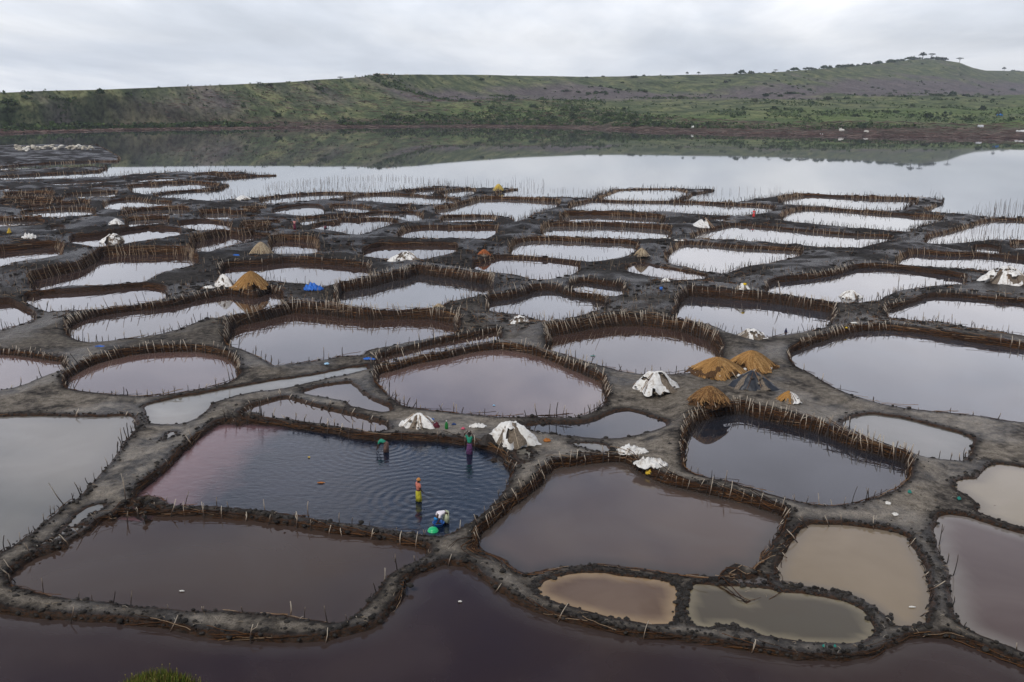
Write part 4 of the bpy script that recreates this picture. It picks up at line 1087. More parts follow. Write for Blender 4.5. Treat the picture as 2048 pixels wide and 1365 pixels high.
def mound(kind, x, yb, w_px, ytop, label, seed, holes=(), sticks=6, stones=5, dfac=.85, group='covered salt mounds'):
    p, mpp, h, z = site(x, yb, w_px, ytop); wd = w_px * mpp; h = max(h, .12); dp = wd * dfac
    root = empty('salt_mound', (float(p[0]), float(p[1]), max(z - .03, 0)), 0)
    tag(root, label, 'salt mound', group)
    rs = random.Random(seed); small = w_px < 34
    nr, nth = (12, 56) if not small else (7, 28)
    core = new_obj('salt_heap', dome_mesh('salt_heap', wd * (.93 if kind != 'grass' else .8), dp * (.93 if kind != 'grass' else .75), h * .94, 5, .02, seed + .5, None, .04, 1.5, nr, nth), root, [{'dark': m_dsalt, 'straw': m_fib, 'grass': m_fib}.get(kind, m_salt)])
    if kind in ('white', 'black', 'blue', 'mottled', 'yellow'):
        m0 = {'white': m_plastic, 'black': m_black, 'blue': m_blue, 'mottled': m_plastic, 'yellow': m_plastic}[kind]
        def msk(th, t_):
            for a, wd_, t0, t1 in holes:
                dd = abs((th - a + math.pi) % (2 * math.pi) - math.pi)
                if dd < wd_ * (.6 + .4 * math.sin(t_ * 3)) and t0 < t_ < t1: return True
            if kind == 'mottled': return mnoise.noise(Vector((math.cos(th) * t_ * 3.2 + seed, math.sin(th) * t_ * 3.2, 1))) > .06
            return mnoise.noise(Vector((math.cos(th) * t_ * 2.6 + seed, math.sin(th) * t_ * 2.6, 7))) > .42
        new_obj('cover_sheet', dome_mesh('cover_sheet', wd, dp, h, rs.choice([7, 9, 11]), h * .045, seed, msk, 0, 1.75 if kind != 'black' else 1.5, nr, nth, .25), root, [m0])
        if kind == 'yellow':
            s = Soup(); s.blob((wd * .12, -dp * .1, h * .8), (wd * .2, dp * .2, h * .3), (.62, .42, .02)); s.build('yellow_bag', m_tint, root)
    if kind in ('straw', 'grass', 'halfstraw', 'pale', 'redstraw', 'yellowstraw'):
        s = Soup(); n = int(1300 if w_px > 60 else 420 if w_px > 35 else 140)
        pal = {'straw': [(.34, .19, .065), (.42, .25, .10), (.22, .115, .04), (.28, .15, .05)], 'grass': [(.22, .115, .045), (.15, .075, .030), (.32, .19, .08), (.10, .055, .025)],
               'halfstraw': [(.40, .22, .07), (.32, .17, .05)], 'pale': [(.48, .40, .28), (.38, .30, .20), (.26, .19, .12)], 'redstraw': [(.34, .10, .04), (.42, .16, .06), (.24, .08, .03)],
               'yellowstraw': [(.60, .46, .12), (.50, .36, .08)]}[kind]
        nlocks = rs.randint(9, 13)
        for q_ in range(n):
            if kind in ('straw', 'halfstraw'):
                lk_ = rs.randrange(nlocks); ga = rs.gauss(0, .17); a0 = lk_ / nlocks * 2 * math.pi + .25 * math.sin(lk_ * 5.1 + seed); lobes = .72 + .42 * abs(math.sin(lk_ * 2.4 + seed))
            else: a0 = rs.uniform(0, 6.28); lobes = rs.uniform(.75, 1.1)
            if kind == 'halfstraw' and math.cos(a0) > .15: continue
            pts = []; t0 = rs.uniform(0, .45); L_ = rs.uniform(.45, .75) if kind != 'grass' else rs.uniform(.25, .5)
            for k in range(5):
                t_ = min(1.12, t0 + L_ * k / 4) * lobes
                a = a0 + (ga * (1.5 - .85 * min(1, t_)) + math.sin(t_ * 4 + lk_) * .12 if kind in ('straw', 'halfstraw') else rs.uniform(-.12, .12) * k * .3) + (rs.uniform(-.5, .5) * .2 if kind == 'grass' else 0)
                zz = h * (1 - min(1, t_) ** 1.5) + h * .05 + rs.uniform(0, .05) + (.06 if kind == 'grass' else 0) * rs.random()
                if t_ > 1: zz = max(.02, zz - (t_ - 1))
                pts.append((t_ * math.cos(a) * wd / 2, t_ * math.sin(a) * dp / 2, zz))
            s.tube(pts, rs.uniform(.016, .032) * (1.5 if w_px > 60 else 1.0) * max(1, mpp / .04), rs.choice(pal), 3)
        o = s.build('straw', m_tint, root); tag(o, kind='stuff')
        if kind == 'straw':
            for k in range(5):
                a = rs.uniform(3.3, 6.1); s2 = Soup(); s2.blob((math.cos(a) * wd * .44, math.sin(a) * dp * .44, h * .12), (wd * .045, dp * .05, h * .12), (.6, .58, .54)); s2.build('salt_patch', m_tint, root)
        if kind == 'halfstraw':
            def msk2(th, t_): return math.cos(th) < .1
            new_obj('cover_sheet', dome_mesh('cover_sheet', wd * 1.02, dp, h, 9, h * .08, seed, msk2, 0, 1.4), root, [m_plastic])
    if not small:
        for k in range(sticks):
            a = rs.uniform(0, 6.28) if k % 2 else rs.uniform(3.3, 6.1); t0 = rs.uniform(.1, .5); t1 = rs.uniform(.8, 1.1); s = Soup(); da = rs.uniform(-.25, .25)
            pts = [(t_ * math.cos(a + da * t_) * wd / 2, t_ * math.sin(a + da * t_) * dp / 2, h * (1 - min(1, t_) ** 1.5) + .07) for t_ in np.linspace(t0, t1, 4)]
            s.tube(pts, .022 * max(1, mpp / .045), rs.choice([(.24, .15, .09), (.40, .33, .25), (.12, .07, .045)]), 5); s.build('weight_stick', m_tint, root)
        for k in range(stones):
            a = rs.uniform(3.2, 6.2); t_ = rs.uniform(.3, .95); s = Soup(); r_ = rs.uniform(.05, .11)
            s.blob((t_ * math.cos(a) * wd / 2, t_ * math.sin(a) * dp / 2, h * (1 - t_ ** 1.5) + .05), (r_ * 1.3, r_, r_ * .8), rs.choice([(.12, .10, .08), (.06, .05, .045), (.22, .19, .15)])); s.build('clod', m_tint, root)
    return root
mound('white', 838, 864, 70, 826, 'white sheet weighted with sticks behind the bending worker', 1, (), 9, 12)
mound('white', 1020, 900, 92, 842, 'tall white draped mound right of the purple skirted worker', 2, ((5.05, .55, .45, .8),), 4, 5)
mound('dark', 977, 890, 50, 866, 'heap of black mud leaning against the tall white mound', 3, (), 0, 0)
mound('white', 1310, 792, 92, 741, 'ragged white tent like mound left of the straw mounds', 4, ((5.5, .42, .2, .9),), 7, 8)
mound('straw', 1435, 764, 112, 718, 'front golden straw mound with drooping locks', 5, (), 4, 0)
mound('straw', 1502, 750, 96, 705, 'rear golden straw mound half hidden behind its neighbour', 6, (), 2, 0)
mound('black', 1504, 792, 84, 748, 'black sheeted mound in front of the golden straw mounds', 7, ((3.6, .25, .55, 1.1),), 5, 8)
mound('grass', 1418, 822, 92, 774, 'brown haystack like mound at the corner of the stake wall', 8, (), 5, 0)
mound('halfstraw', 1577, 812, 46, 787, 'little mound half straw half white sheet', 9, (), 3, 2)
mound('mottled', 1500, 687, 56, 660, 'black and white mottled mound beside the right pan', 10, (), 5, 3)
mound('mottled', 1040, 654, 44, 630, 'patched mound on the narrow brushy dike near the middle', 11, (), 4, 2)
mound('yellow', 1485, 584, 24, 571, 'small mound with a yellow bag on top', 12)
mound('white', 1700, 606, 38, 588, 'small white cone mound on the right dike crossing', 13, (), 4, 2)
mound('mottled', 2012, 572, 78, 536, 'big ragged white mound at the right edge', 14, (), 9, 5)
mound('white', 448, 577, 36, 552, 'sharp white cone mound left of the golden dome', 15, (), 2, 0)
mound('straw', 503, 581, 70, 546, 'golden dome mound with a pale cap on the left', 16, (), 2, 0)
mound('pale', 523, 514, 46, 487, 'pale thatched cone mound under the person in the pink top', 17, (), 4, 0)
mound('mottled', 813, 530, 62, 503, 'dark domed mound covered with scraps near the centre', 18, (), 5, 3)
mound('redstraw', 968, 514, 28, 500, 'small orange red heap on the dike near the centre', 19)
mound('pale', 1283, 517, 30, 500, 'bleached brush heap on the dike right of the centre', 20)
mound('mottled', 228, 493, 44, 473, 'pale mottled mound on the left between two pans', 21, (), 3, 2)
mound('white', 233, 448, 26, 435, 'tiny whitish mound above the mottled one on the left', 22)
mound('white', 485, 403, 32, 391, 'white bundle on the lake side dike', 23)
mound('yellowstraw', 997, 383, 22, 369, 'bright yellow straw tuft on the lake side dike', 24)
mound('pale', 878, 624, 28, 612, 'low pale bundle at the corner of the sky blue pan', 25)
mound('white', 1331, 567, 20, 556, 'small white bundle on the dike above the bright blue can', 26)

# ------------------------------------------------------------------ flat crumpled sheets and small litter
def crumple(name, x, y, w_px, h_px, m, label, cat, seed, thick=.12):
    p, mpp, _, z = site(x, y, w_px, y - h_px, 0)
    wd = w_px * mpp; dp = h_px * mpp * 2.0
    V = []; n = 22
    for i in range(n):
        for j in range(n):
            u, v = i / (n - 1) * 2 - 1, j / (n - 1) * 2 - 1
            r = math.hypot(u, v); e = 1 + .3 * mnoise.noise(Vector((u * 1.5 + seed, v * 1.5, 0)))
            zz = thick * max(0, 1 - r * r * .8) * (.6 + 1.2 * abs(mnoise.noise(Vector((u * 2.6 + seed, v * 2.6, 4))))) + thick * .5 * mnoise.noise(Vector((u * 7 + seed, v * 7, 1)))
            V.append((u * (1 - .3 * abs(v) ** 2) * wd / 2 * e, v * (1 - .3 * abs(u) ** 2) * dp / 2 * e, max(0.01, zz + .02)))
    F = [(i * n + j, (i + 1) * n + j, (i + 1) * n + j + 1, i * n + j + 1) for i in range(n - 1) for j in range(n - 1)]
    o = new_obj(name, mesh_np(name, V, F, True), None, [m]); o.location = (p[0], p[1], z)
    sol = o.modifiers.new('thickness', 'SOLIDIFY'); sol.thickness = .015; sol.offset = 1
    return tag(o, label, cat)
m_teal = simple('teal_plastic', (.02, .22, .18), .5, .2, 8); m_orange = simple('orange_cloth', (.35, .13, .03), .8, .3, 8)
m_maroon = simple('maroon_cloth', (.10, .018, .03), .9, .3, 8); m_yel = simple('yellow_plastic', (.62, .42, .04), .5, .2, 8)
m_pinkc = simple('pink_cloth', (.55, .10, .16), .8, .2, 8)
o = crumple('plastic_sheet', 1262, 922, 62, 20, m_plastic, 'left half of the crumpled white sheets on the middle dike', 'plastic sheet', 1.0, .35)
o = crumple('plastic_sheet', 1300, 930, 58, 22, m_plastic, 'right half of the crumpled white sheets above the yellow scrap', 'plastic sheet', 2.0, .40)
crumple('plastic_scrap', 1298, 938, 16, 6, m_yel, 'yellow scrap under the crumpled white sheets', 'plastic scrap', 3.0, .2)
crumple('plastic_sheet', 955, 855, 32, 8, m_plastic, 'small crumpled white sheet between the two white mounds', 'plastic sheet', 4.0, .2)
crumple('plastic_sheet', 418, 578, 22, 7, m_plastic, 'white sheet lying left of the white cone mound', 'plastic sheet', 5.0, .2)
crumple('blue_tarp', 626, 583, 40, 10, m_blue, 'crumpled bright blue tarp on the dike above the long pan', 'tarp', 6.0, .6)
crumple('blue_cloth', 739, 718, 22, 5, m_blue, 'small blue cloth on the dike above the narrow channel', 'cloth', 7.0, .12)
crumple('blue_scrap', 473, 511, 12, 4, m_blue, 'blue scrap beside the pale thatched mound', 'plastic scrap', 8.0, .15)
crumple('plastic_scrap', 654, 742, 10, 5, simple('pale_blue', (.35, .55, .72), .5, .1), 'pale blue scrap on the silt near the runnel', 'plastic scrap', 9.0, .1)
crumple('blue_scrap', 200, 694, 16, 3, m_blue, 'flat blue scrap on the dike above the pink oval pan', 'plastic scrap', 10.0, .06)
crumple('plastic_scrap', 1819, 986, 6, 4, m_teal, 'teal scrap right of the orange brush corner', 'plastic scrap', 11.0, .12)
crumple('plastic_scrap', 1918, 999, 6, 4, m_teal, 'teal scrap beside the ragged beige puddle', 'plastic scrap', 12.0, .12)
crumple('plastic_scrap', 1645, 1319, 5, 3, m_teal, 'left teal scrap on the bottom right dike', 'plastic scrap', 13.0, .06)
crumple('plastic_scrap', 1667, 1320, 4, 3, m_teal, 'teal scrap beside the pebble on the bottom right dike', 'plastic scrap', 14.0, .06)
crumple('cloth', 1094, 884, 14, 7, m_orange, 'orange brown cloth on the mud right of the tall white mound', 'cloth', 15.0, .15)
crumple('cloth', 872, 856, 14, 8, m_maroon, 'maroon cloth at the foot of the stick weighted mound', 'cloth', 16.0, .3)
crumple('cloth', 926, 859, 8, 4, m_pinkc, 'pink scrap between the bottle and the standing worker', 'cloth', 17.0, .1)
crumple('cloth', 908, 851, 9, 3, simple('navy_cloth', (.02, .05, .16), .8, .2), 'navy scrap right of the green bottle', 'cloth', 18.0, .08)
crumple('plastic_scrap', 1776, 1008, 10, 6, m_scrap, 'white and blue scrap on the mud below the orange brush corner', 'plastic scrap', 19.0, .08)
crumple('plastic_scrap', 1790, 1031, 10, 6, m_scrap, 'white scrap beside the brown stained mud', 'plastic scrap', 20.0, .08)
crumple('plastic_scrap', 1708, 646, 16, 3, m_scrap, 'long white scrap on the right dike crossing', 'plastic scrap', 21.0, .08)
crumple('plastic_scrap', 1691, 655, 9, 4, m_yel, 'yellow ring like scrap on the right dike crossing', 'plastic scrap', 22.0, .12)
crumple('plastic_sheet', 59, 477, 24, 8, m_plastic, 'pair of white sacks on the flat at the left', 'sack', 23.0, .7)
crumple('yellow_can', 19, 468, 6, 5, m_yel, 'small yellow can at the left edge', 'can', 24.0, .6)
crumple('plastic_scrap', 1094, 470, 6, 2, m_scrap, 'white scrap at the foot of the comb of stakes', 'plastic scrap', 25.0, .1)
for k, (x, y) in enumerate([(1340, 479), (1352, 481), (1364, 482), (1330, 477)]):
    tag(crumple('plastic_scrap', x, y, 9, 3, m_scrap, 'x', 'plastic scrap', 26.0 + k, .15), 'one of the white scraps on the junction below the white tent', None, 'white scraps below the tent')
# floating scraps
def floater(x, y, w_px, h_px, m, label, seed, cat='debris'):
    o = crumple('floating_debris', x, y, w_px * .8, h_px * .55, m, label, cat, seed, .03); p = unp(x, y, 0); o.location = (p[0], p[1], .012); return o
floater(642, 967, 17, 5, m_orange, 'brown clump floating in the rippled blue pan', 40.)
floater(618, 916, 5, 3, m_yel, 'tiny yellow scrap floating in the rippled blue pan', 41.)
floater(920, 1205, 9, 4, m_scrap, 'white sliver floating in the dark purple pan', 42.)
floater(364, 1184, 11, 3, m_scrap, 'white sliver floating in the widest foreground pan', 43.)
floater(1824, 1216, 14, 4, m_scrap, 'pale stick floating in the khaki pan', 44.)
floater(1186, 713, 12, 3, m_teal, 'teal speck floating in the round backed pan', 45.)
floater(988, 812, 6, 4, simple('sky_plastic', (.25, .5, .7), .5, .1), 'light blue speck floating in the pinkish pan', 46.)

# bottle, bucket, can, basins
def lathe(name, prof, m, parent=None, seg=24, loc=(0, 0, 0), sc=(1, 1, 1)):
    V = []; F = []
    for r, z in prof:
        for j in range(seg):
            a = 2 * math.pi * j / seg; V.append((r * math.cos(a) * sc[0] + loc[0], r * math.sin(a) * sc[1] + loc[1], z * sc[2] + loc[2]))
    for i in range(len(prof) - 1):
        for j in range(seg):
            F.append((i * seg + j, i * seg + (j + 1) % seg, (i + 1) * seg + (j + 1) % seg, (i + 1) * seg + j))
    F.append(tuple(range(seg))[::-1]); 
    if prof[-1][0] > 1e-4: F.append(tuple((len(prof) - 1) * seg + j for j in range(seg)))
    return new_obj(name, mesh_np(name, V, F, True), parent, [m])
def at_ground(x, y, z=None):
    if z is not None: p = unp(x, y, z); return (float(p[0]), float(p[1]), z)
    zz = .2
    for _ in range(3): p = unp(x, y, zz); zz = ground_z(p[0], p[1])
    return (float(p[0]), float(p[1]), float(zz))
m_green = simple('green_plastic', (.015, .16, .035), .35, .15, 8); m_bblue = simple('blue_plastic', (.01, .10, .38), .35, .1, 8, .5); m_bgreen = simple('bright_green_plastic', (.01, .46, .16), .35, .1, 8, .5)
r_ = empty('bottle', at_ground(893, 858)); tag(r_, 'green bottle standing on the dike right of the stick weighted mound', 'bottle')
lathe('bottle_body', [(.10, 0), (.11, .05), (.11, .32), (.04, .44), (.035, .50)], m_green, r_); lathe('cap', [(.042, .50), (.042, .55), (.0, .555)], m_scrap, r_)
r_ = empty('bucket', at_ground(864, 846)); tag(r_, 'small blue bucket beside the stick weighted mound', 'bucket')
lathe('bucket_body', [(.10, 0), (.14, .26), (.15, .26), (.15, .24), (.10, .02), (0, .02)], m_bblue, r_); s = Soup(); s.tube([(math.cos(a) * .15, 0, .26 + math.sin(a) * .13) for a in np.linspace(0, math.pi, 9)], .008, (.5, .5, .5), 4); s.build('handle', m_tint, r_)
r_ = empty('bucket', at_ground(1322, 581)); tag(r_, 'bright blue can below the small white bundle', 'bucket')
lathe('bucket_body', [(.15, 0), (.17, .4), (.16, .4), (.13, .02), (0, .02)], m_bblue, r_)
r_ = empty('bottle', at_ground(1571, 672)); tag(r_, 'dark blue bottle at the rim of the pan below the yellow bag', 'bottle')
lathe('bottle_body', [(.12, 0), (.14, .1), (.14, .45), (.05, .65), (.04, .75)], simple('navy_plastic', (.012, .012, .05), .4, .1), r_)
b0 = at_ground(877, 1052, 0.0)
r_ = empty('basin', (b0[0], b0[1], -.06)); tag(r_, 'round blue basin floating under the hands of the stooping worker', 'basin')
lathe('basin_shell', [(.17, 0), (.25, .12), (.29, .24), (.31, .245), (.305, .26), (.275, .25), (.235, .12), (.16, .02), (0, .02)], m_bblue, r_, 32); 
s = Soup()
for k in range(26): a = random.uniform(0, 6.28); d = random.uniform(0, .2); s.blob((d * math.cos(a), d * math.sin(a), .12), (.05, .05, .035), (.035, .03, .028))
tag(s.build('wet_salt', m_tint, r_), kind='stuff')
b0 = at_ground(866, 1062, 0.0)
r_ = empty('basin', (b0[0], b0[1], -.03)); tag(r_, 'upturned bright green basin floating beside the blue basin', 'basin')
lathe('basin_shell', [(.27, 0), (.28, .03), (.265, .04), (.25, .10), (.20, .17), (.10, .195), (0, .20)], m_bgreen, r_, 32)

# ------------------------------------------------------------------ people
m_skin = simple('skin', (.055, .028, .018), .5, .15, 20, .4)
def skin_obj(name, verts, edges, radii, m, parent, sub=1):
    me = bpy.data.meshes.new(name); me.from_pydata([tuple(v) for v in verts], edges, [])
    o = new_obj(name, me, parent, [m])
    me.skin_vertices.new() if hasattr(me.skin_vertices, 'new') and len(me.skin_vertices) == 0 else None
    sk = o.modifiers.new('skin', 'SKIN'); sk.use_smooth_shade = True
    if len(me.skin_vertices) == 0:
        return o
    for i, r in enumerate(radii):
        rr = r if isinstance(r, tuple) else (r, r); me.skin_vertices[0].data[i].radius = rr
    me.skin_vertices[0].data[0].use_root = True
    if sub: s_ = o.modifiers.new('sub', 'SUBSURF'); s_.levels = sub; s_.render_levels = sub
    return o
def person(loc, rz, J, label, top, skirt, head_m, scarf, pants=None, sc=1.0, hem=.5):
    """J: joints pelvis, chest, neck, head, shoulder/elbow/wrist/hip/knee/ankle for l and r (body frame: x right, y forward)"""
    root = empty('person', loc, rz); root.scale = (sc, sc, sc); tag(root, label, 'person', 'people working in the salt pans')
    V = []; E = []; R = []
    def add(p, r, par=None):
        V.append(np.array(p, float)); R.append(r)
        if par is not None: E.append((par, len(V) - 1))
        return len(V) - 1
    g = {k: np.array(v, float) for k, v in J.items()}
    pe = add(g['pelvis'], (.135, .105)); sp = add((g['pelvis'] + g['chest']) / 2, (.115, .09), pe); ch = add(g['chest'], (.145, .10), sp)
    nk = add(g['neck'], .055, ch); hd0 = add(g['neck'] + (g['head'] - g['neck']) * .45, .06, nk); hd = add(g['head'], (.085, .095), hd0)
    hu = g['head'] - g['neck']; hu /= np.linalg.norm(hu); add(g['head'] + hu * .09, (.06, .07), hd)
    for s_ in 'lr':
        sh = add(g['sh' + s_], .058, ch); e_ = add(g['el' + s_], .042, sh); w_ = add(g['wr' + s_], .028, e_)
        d = g['wr' + s_] - g['el' + s_]; d /= np.linalg.norm(d); sd_ = np.cross(d, (0, 1, 0.2)); sd_ /= max(np.linalg.norm(sd_), 1e-6)
        cu = np.cross(sd_, d)
        pm = add(g['wr' + s_] + d * .06, (.036, .018), w_)
        for f_ in range(4):
            o_ = sd_ * (f_ - 1.5) * .020; ln = (.062, .075, .072, .055)[f_]
            a = add(g['wr' + s_] + d * .10 + o_, .010, pm); a = add(g['wr' + s_] + d * (.10 + ln * .5) + o_ * 1.1 + cu * .008, .009, a); add(g['wr' + s_] + d * (.10 + ln * .85) + o_ * 1.1 + cu * .028, .008, a)
        a = add(g['wr' + s_] + d * .045 + sd_ * .045 + cu * .01, .011, pm); add(g['wr' + s_] + d * .085 + sd_ * .058 + cu * .02, .009, a)
        hp = add(g['hip' + s_], .095, pe); kn = add(g['kn' + s_], .062, hp); an = add(g['an' + s_], .040, kn)
        add(g['an' + s_] + np.array([0, .14, -.05]), .036, an)
    skin_obj('body', V, E, R, m_skin, root)
    # shirt
    V2 = [g['pelvis'] + (g['chest'] - g['pelvis']) * .1, (g['pelvis'] + g['chest']) / 2, g['chest'], g['neck'] - (g['neck'] - g['chest']) * .15]
    E2 = [(0, 1), (1, 2), (2, 3)]; R2 = [(.155, .125), (.14, .115), (.168, .122), .075]
    for s_ in 'lr':
        V2.append(g['sh' + s_]); R2.append(.076); E2.append((2, len(V2) - 1)); V2.append(g['sh' + s_] + (g['el' + s_] - g['sh' + s_]) * .7); R2.append(.062); E2.append((len(V2) - 2, len(V2) - 1))
    skin_obj('shirt', V2, E2, R2, top, root)
    # skirt: a lofted tube from waist over the hips towards the knees with gathered folds
    wc = g['pelvis'] + (g['chest'] - g['pelvis']) * .15; hc = g['pelvis']; kc = (g['knl'] + g['knr']) / 2 + (g['anl'] + g['anr'] - g['knl'] - g['knr']) / 2 * hem
    spread = np.abs((g['knl'] - g['knr'])[0]) / 2
    prof = [(wc, .140, .115), (hc, .160, .140), (hc * .5 + kc * .5, .15 + spread * .4, .15), (kc, .15 + spread * .8, .16)]
    Vs = []; Fs = []; ns = 28
    for i, (c, a, b_) in enumerate(prof):
        ax = (prof[min(i + 1, 3)][0] - prof[max(i - 1, 0)][0]); ax /= np.linalg.norm(ax); xx = np.array([1.0, 0, 0]); yy_ = np.cross(ax, xx); yy_ /= np.linalg.norm(yy_)
        for j in range(ns):
            th = 2 * math.pi * j / ns; f = 1 + .07 * i / 3 * math.sin(th * 7 + i)
            Vs.append(c + xx * math.cos(th) * a * f + yy_ * math.sin(th) * b_ * f)
    for i in range(3):
        for j in range(ns): Fs.append((i * ns + j, i * ns + (j + 1) % ns, (i + 1) * ns + (j + 1) % ns, (i + 1) * ns + j))
    o = new_obj('skirt', mesh_np('skirt', Vs, Fs, True), root, [skirt]); o.modifiers.new('t', 'SOLIDIFY').thickness = .012
    # face and headwear
    fw = np.array([0, 1.0, 0]); fw = fw - hu * np.dot(fw, hu)
    if np.linalg.norm(fw) < .2: fw = np.array([0, 0, -1.0]); fw -= hu * np.dot(fw, hu)
    fw /= np.linalg.norm(fw); sd_ = np.cross(fw, hu)
    for s_ in (-1, 1):
        q = Soup(); q.blob(g['head'] + fw * .092 + sd_ * s_ * .032 + hu * .012, (.013, .013, .010), (.5, .48, .44)); q.build('eye', m_tint, root, True)
        q = Soup(); q.blob(g['head'] + sd_ * s_ * .092, (.018, .022, .034), (.05, .026, .017)); q.build('ear', m_tint, root, True)
    q = Soup(); q.blob(g['head'] + fw * .105 - hu * .012, (.018, .022, .024), (.052, .027, .018)); q.build('nose', m_tint, root, True)
    q = Soup(); q.blob(g['head'] + fw * .092 - hu * .052, (.028, .012, .009), (.10, .035, .03)); q.build('mouth', m_tint, root, True)
    Vh = []; Fh = []
    for i in range(9):
        ph = math.pi * .56 * i / 8
        for j in range(20):
            th = 2 * math.pi * j / 20; rr = .108 * (1 + .05 * math.sin(th * 5 + i))
            Vh.append(g['head'] + hu * (math.cos(ph) * rr * 1.1 + .015) + (fw * math.cos(th) + sd_ * math.sin(th)) * rr * math.sin(ph) - fw * .012)
    for i in range(8):
        for j in range(20): Fh.append((i * 20 + j, (i + 1) * 20 + j, (i + 1) * 20 + (j + 1) % 20, i * 20 + (j + 1) % 20))
    o = new_obj(scarf, mesh_np(scarf, Vh, Fh, True), root, [head_m]); o.modifiers.new('t', 'SOLIDIFY').thickness = .01
    return root
STAND = dict(pelvis=(0, 0, .93), chest=(0, .01, 1.27), neck=(0, .0, 1.43), head=(0, .03, 1.56), shl=(-.17, 0, 1.38), shr=(.17, 0, 1.38), ell=(-.23, -.03, 1.12), elr=(.25, -.02, 1.12),
             wrl=(-.22, .06, .90), wrr=(.27, .10, .90), hipl=(-.09, 0, .88), hipr=(.09, 0, .88), knl=(-.10, .02, .49), knr=(.10, .03, .49), anl=(-.11, 0, .08), anr=(.11, 0, .08))
def J_(**k): d = dict(STAND); d.update(k); return d
c_green = simple('green_shirt', (.02, .22, .14), .8, .4, 10); c_dark = simple('patterned_skirt', (.12, .07, .06), .85, .7, 14); c_hair = simple('hair', (.012, .010, .009), .9, .2, 10)
c_purple = simple('purple_skirt', (.09, .035, .10), .85, .7, 12); c_pinkt = simple('pink_blouse', (.52, .17, .12), .85, .45, 14); c_yellow = simple('yellow_skirt', (.42, .38, .03), .7, .4, 9)
c_or = simple('orange_scarf', (.46, .20, .06), .85, .4, 16); c_white = simple('white_shirt', (.74, .70, .74), .8, .08, 8); c_olive = simple('pale_skirt', (.40, .44, .30), .8, .3, 9); c_cap = simple('blue_cap', (.02, .22, .55), .7, .2, 9)
c_pk = simple('light_pink_top', (.62, .28, .26), .85, .3, 12); c_mar = simple('maroon_skirt', (.11, .012, .035), .85, .3, 12); c_red = simple('red_dress', (.62, .05, .05), .85, .2, 12); c_blk = simple('black_clothes', (.015, .014, .016), .85, .3, 12)
def wp(x, y, z): p = unp(x, y, 0); return (float(p[0]), float(p[1]), z)
person(wp(837, 1003, 0), math.radians(-60), J_(elr=(.24, .02, 1.12), wrr=(.20, .17, .93)), 'worker in an orange headscarf and yellow skirt standing thigh deep in the blue pan', c_pinkt, c_yellow, c_or, 'headscarf', hem=.2).location.z = -.36
person(wp(939, 908, 0), math.radians(150), J_(ell=(-.32, .10, 1.52), elr=(.32, .10, 1.52), wrl=(-.16, .06, 1.70), wrr=(.16, .06, 1.70)), 'worker in a purple skirt raising both arms to the head beside the bank', c_green, c_purple, c_hair, 'hair', hem=.7).location.z = -.30
BEND = dict(pelvis=(0, 0, .90), chest=(0, .32, 1.02), neck=(0, .46, .98), head=(0, .57, .93), shl=(-.17, .38, 1.02), shr=(.17, .38, 1.02), ell=(-.20, .47, .76), elr=(.20, .47, .76),
            wrl=(-.14, .56, .52), wrr=(.14, .56, .52), hipl=(-.10, 0, .86), hipr=(.10, 0, .86), knl=(-.13, .04, .48), knr=(.13, .04, .48), anl=(-.14, -.02, .08), anr=(.14, -.02, .08))
person(wp(773, 904, 0), math.radians(78), BEND, 'worker in a bright green shirt bending over at the far bank of the blue pan', c_green, c_dark, c_hair, 'hair', hem=.3).location.z = -.33
B2 = dict(BEND); B2.update(chest=(0, .36, .90), neck=(0, .48, .80), head=(0, .56, .69), shl=(-.17, .41, .88), shr=(.17, .41, .88), ell=(-.20, .50, .64), elr=(.20, .50, .64), wrl=(-.14, .60, .44), wrr=(.14, .60, .44))
person(wp(893, 1046, 0), math.radians(118), B2, 'worker in a white shirt and blue cap stooping over the blue basin', c_white, c_olive, c_cap, 'cap', hem=.2).location.z = -.30
def gp(x, y): return at_ground(x, y)
person(gp(590, 472), math.radians(170), J_(), 'distant person in a pink top and maroon skirt standing above the pale thatched mound', c_pk, c_mar, c_hair, 'hair', hem=1.0)
SQ = dict(pelvis=(0, -.1, .32), chest=(0, .08, .62), neck=(0, .14, .76), head=(0, .18, .88), shl=(-.17, .1, .72), shr=(.17, .1, .72), ell=(-.22, .28, .50), elr=(.22, .28, .50), wrl=(-.10, .42, .32), wrr=(.10, .42, .32),
          hipl=(-.10, -.08, .30), hipr=(.10, -.08, .30), knl=(-.17, .28, .42), knr=(.17, .28, .42), anl=(-.14, .02, .08), anr=(.14, .02, .08))
person(gp(650, 463), math.radians(-40), SQ, 'distant dark clothed worker crouching on the black dike', c_mar, c_blk, c_hair, 'hair', hem=.1)
person(gp(1507, 438), math.radians(180), J_(), 'distant person in a red dress standing on the dike at the right', c_red, c_red, c_hair, 'hair', hem=.4)
person(gp(1407, 455), math.radians(160), J_(), 'distant person in black standing in front of the white tent', c_blk, c_blk, c_hair, 'hair', hem=.9)

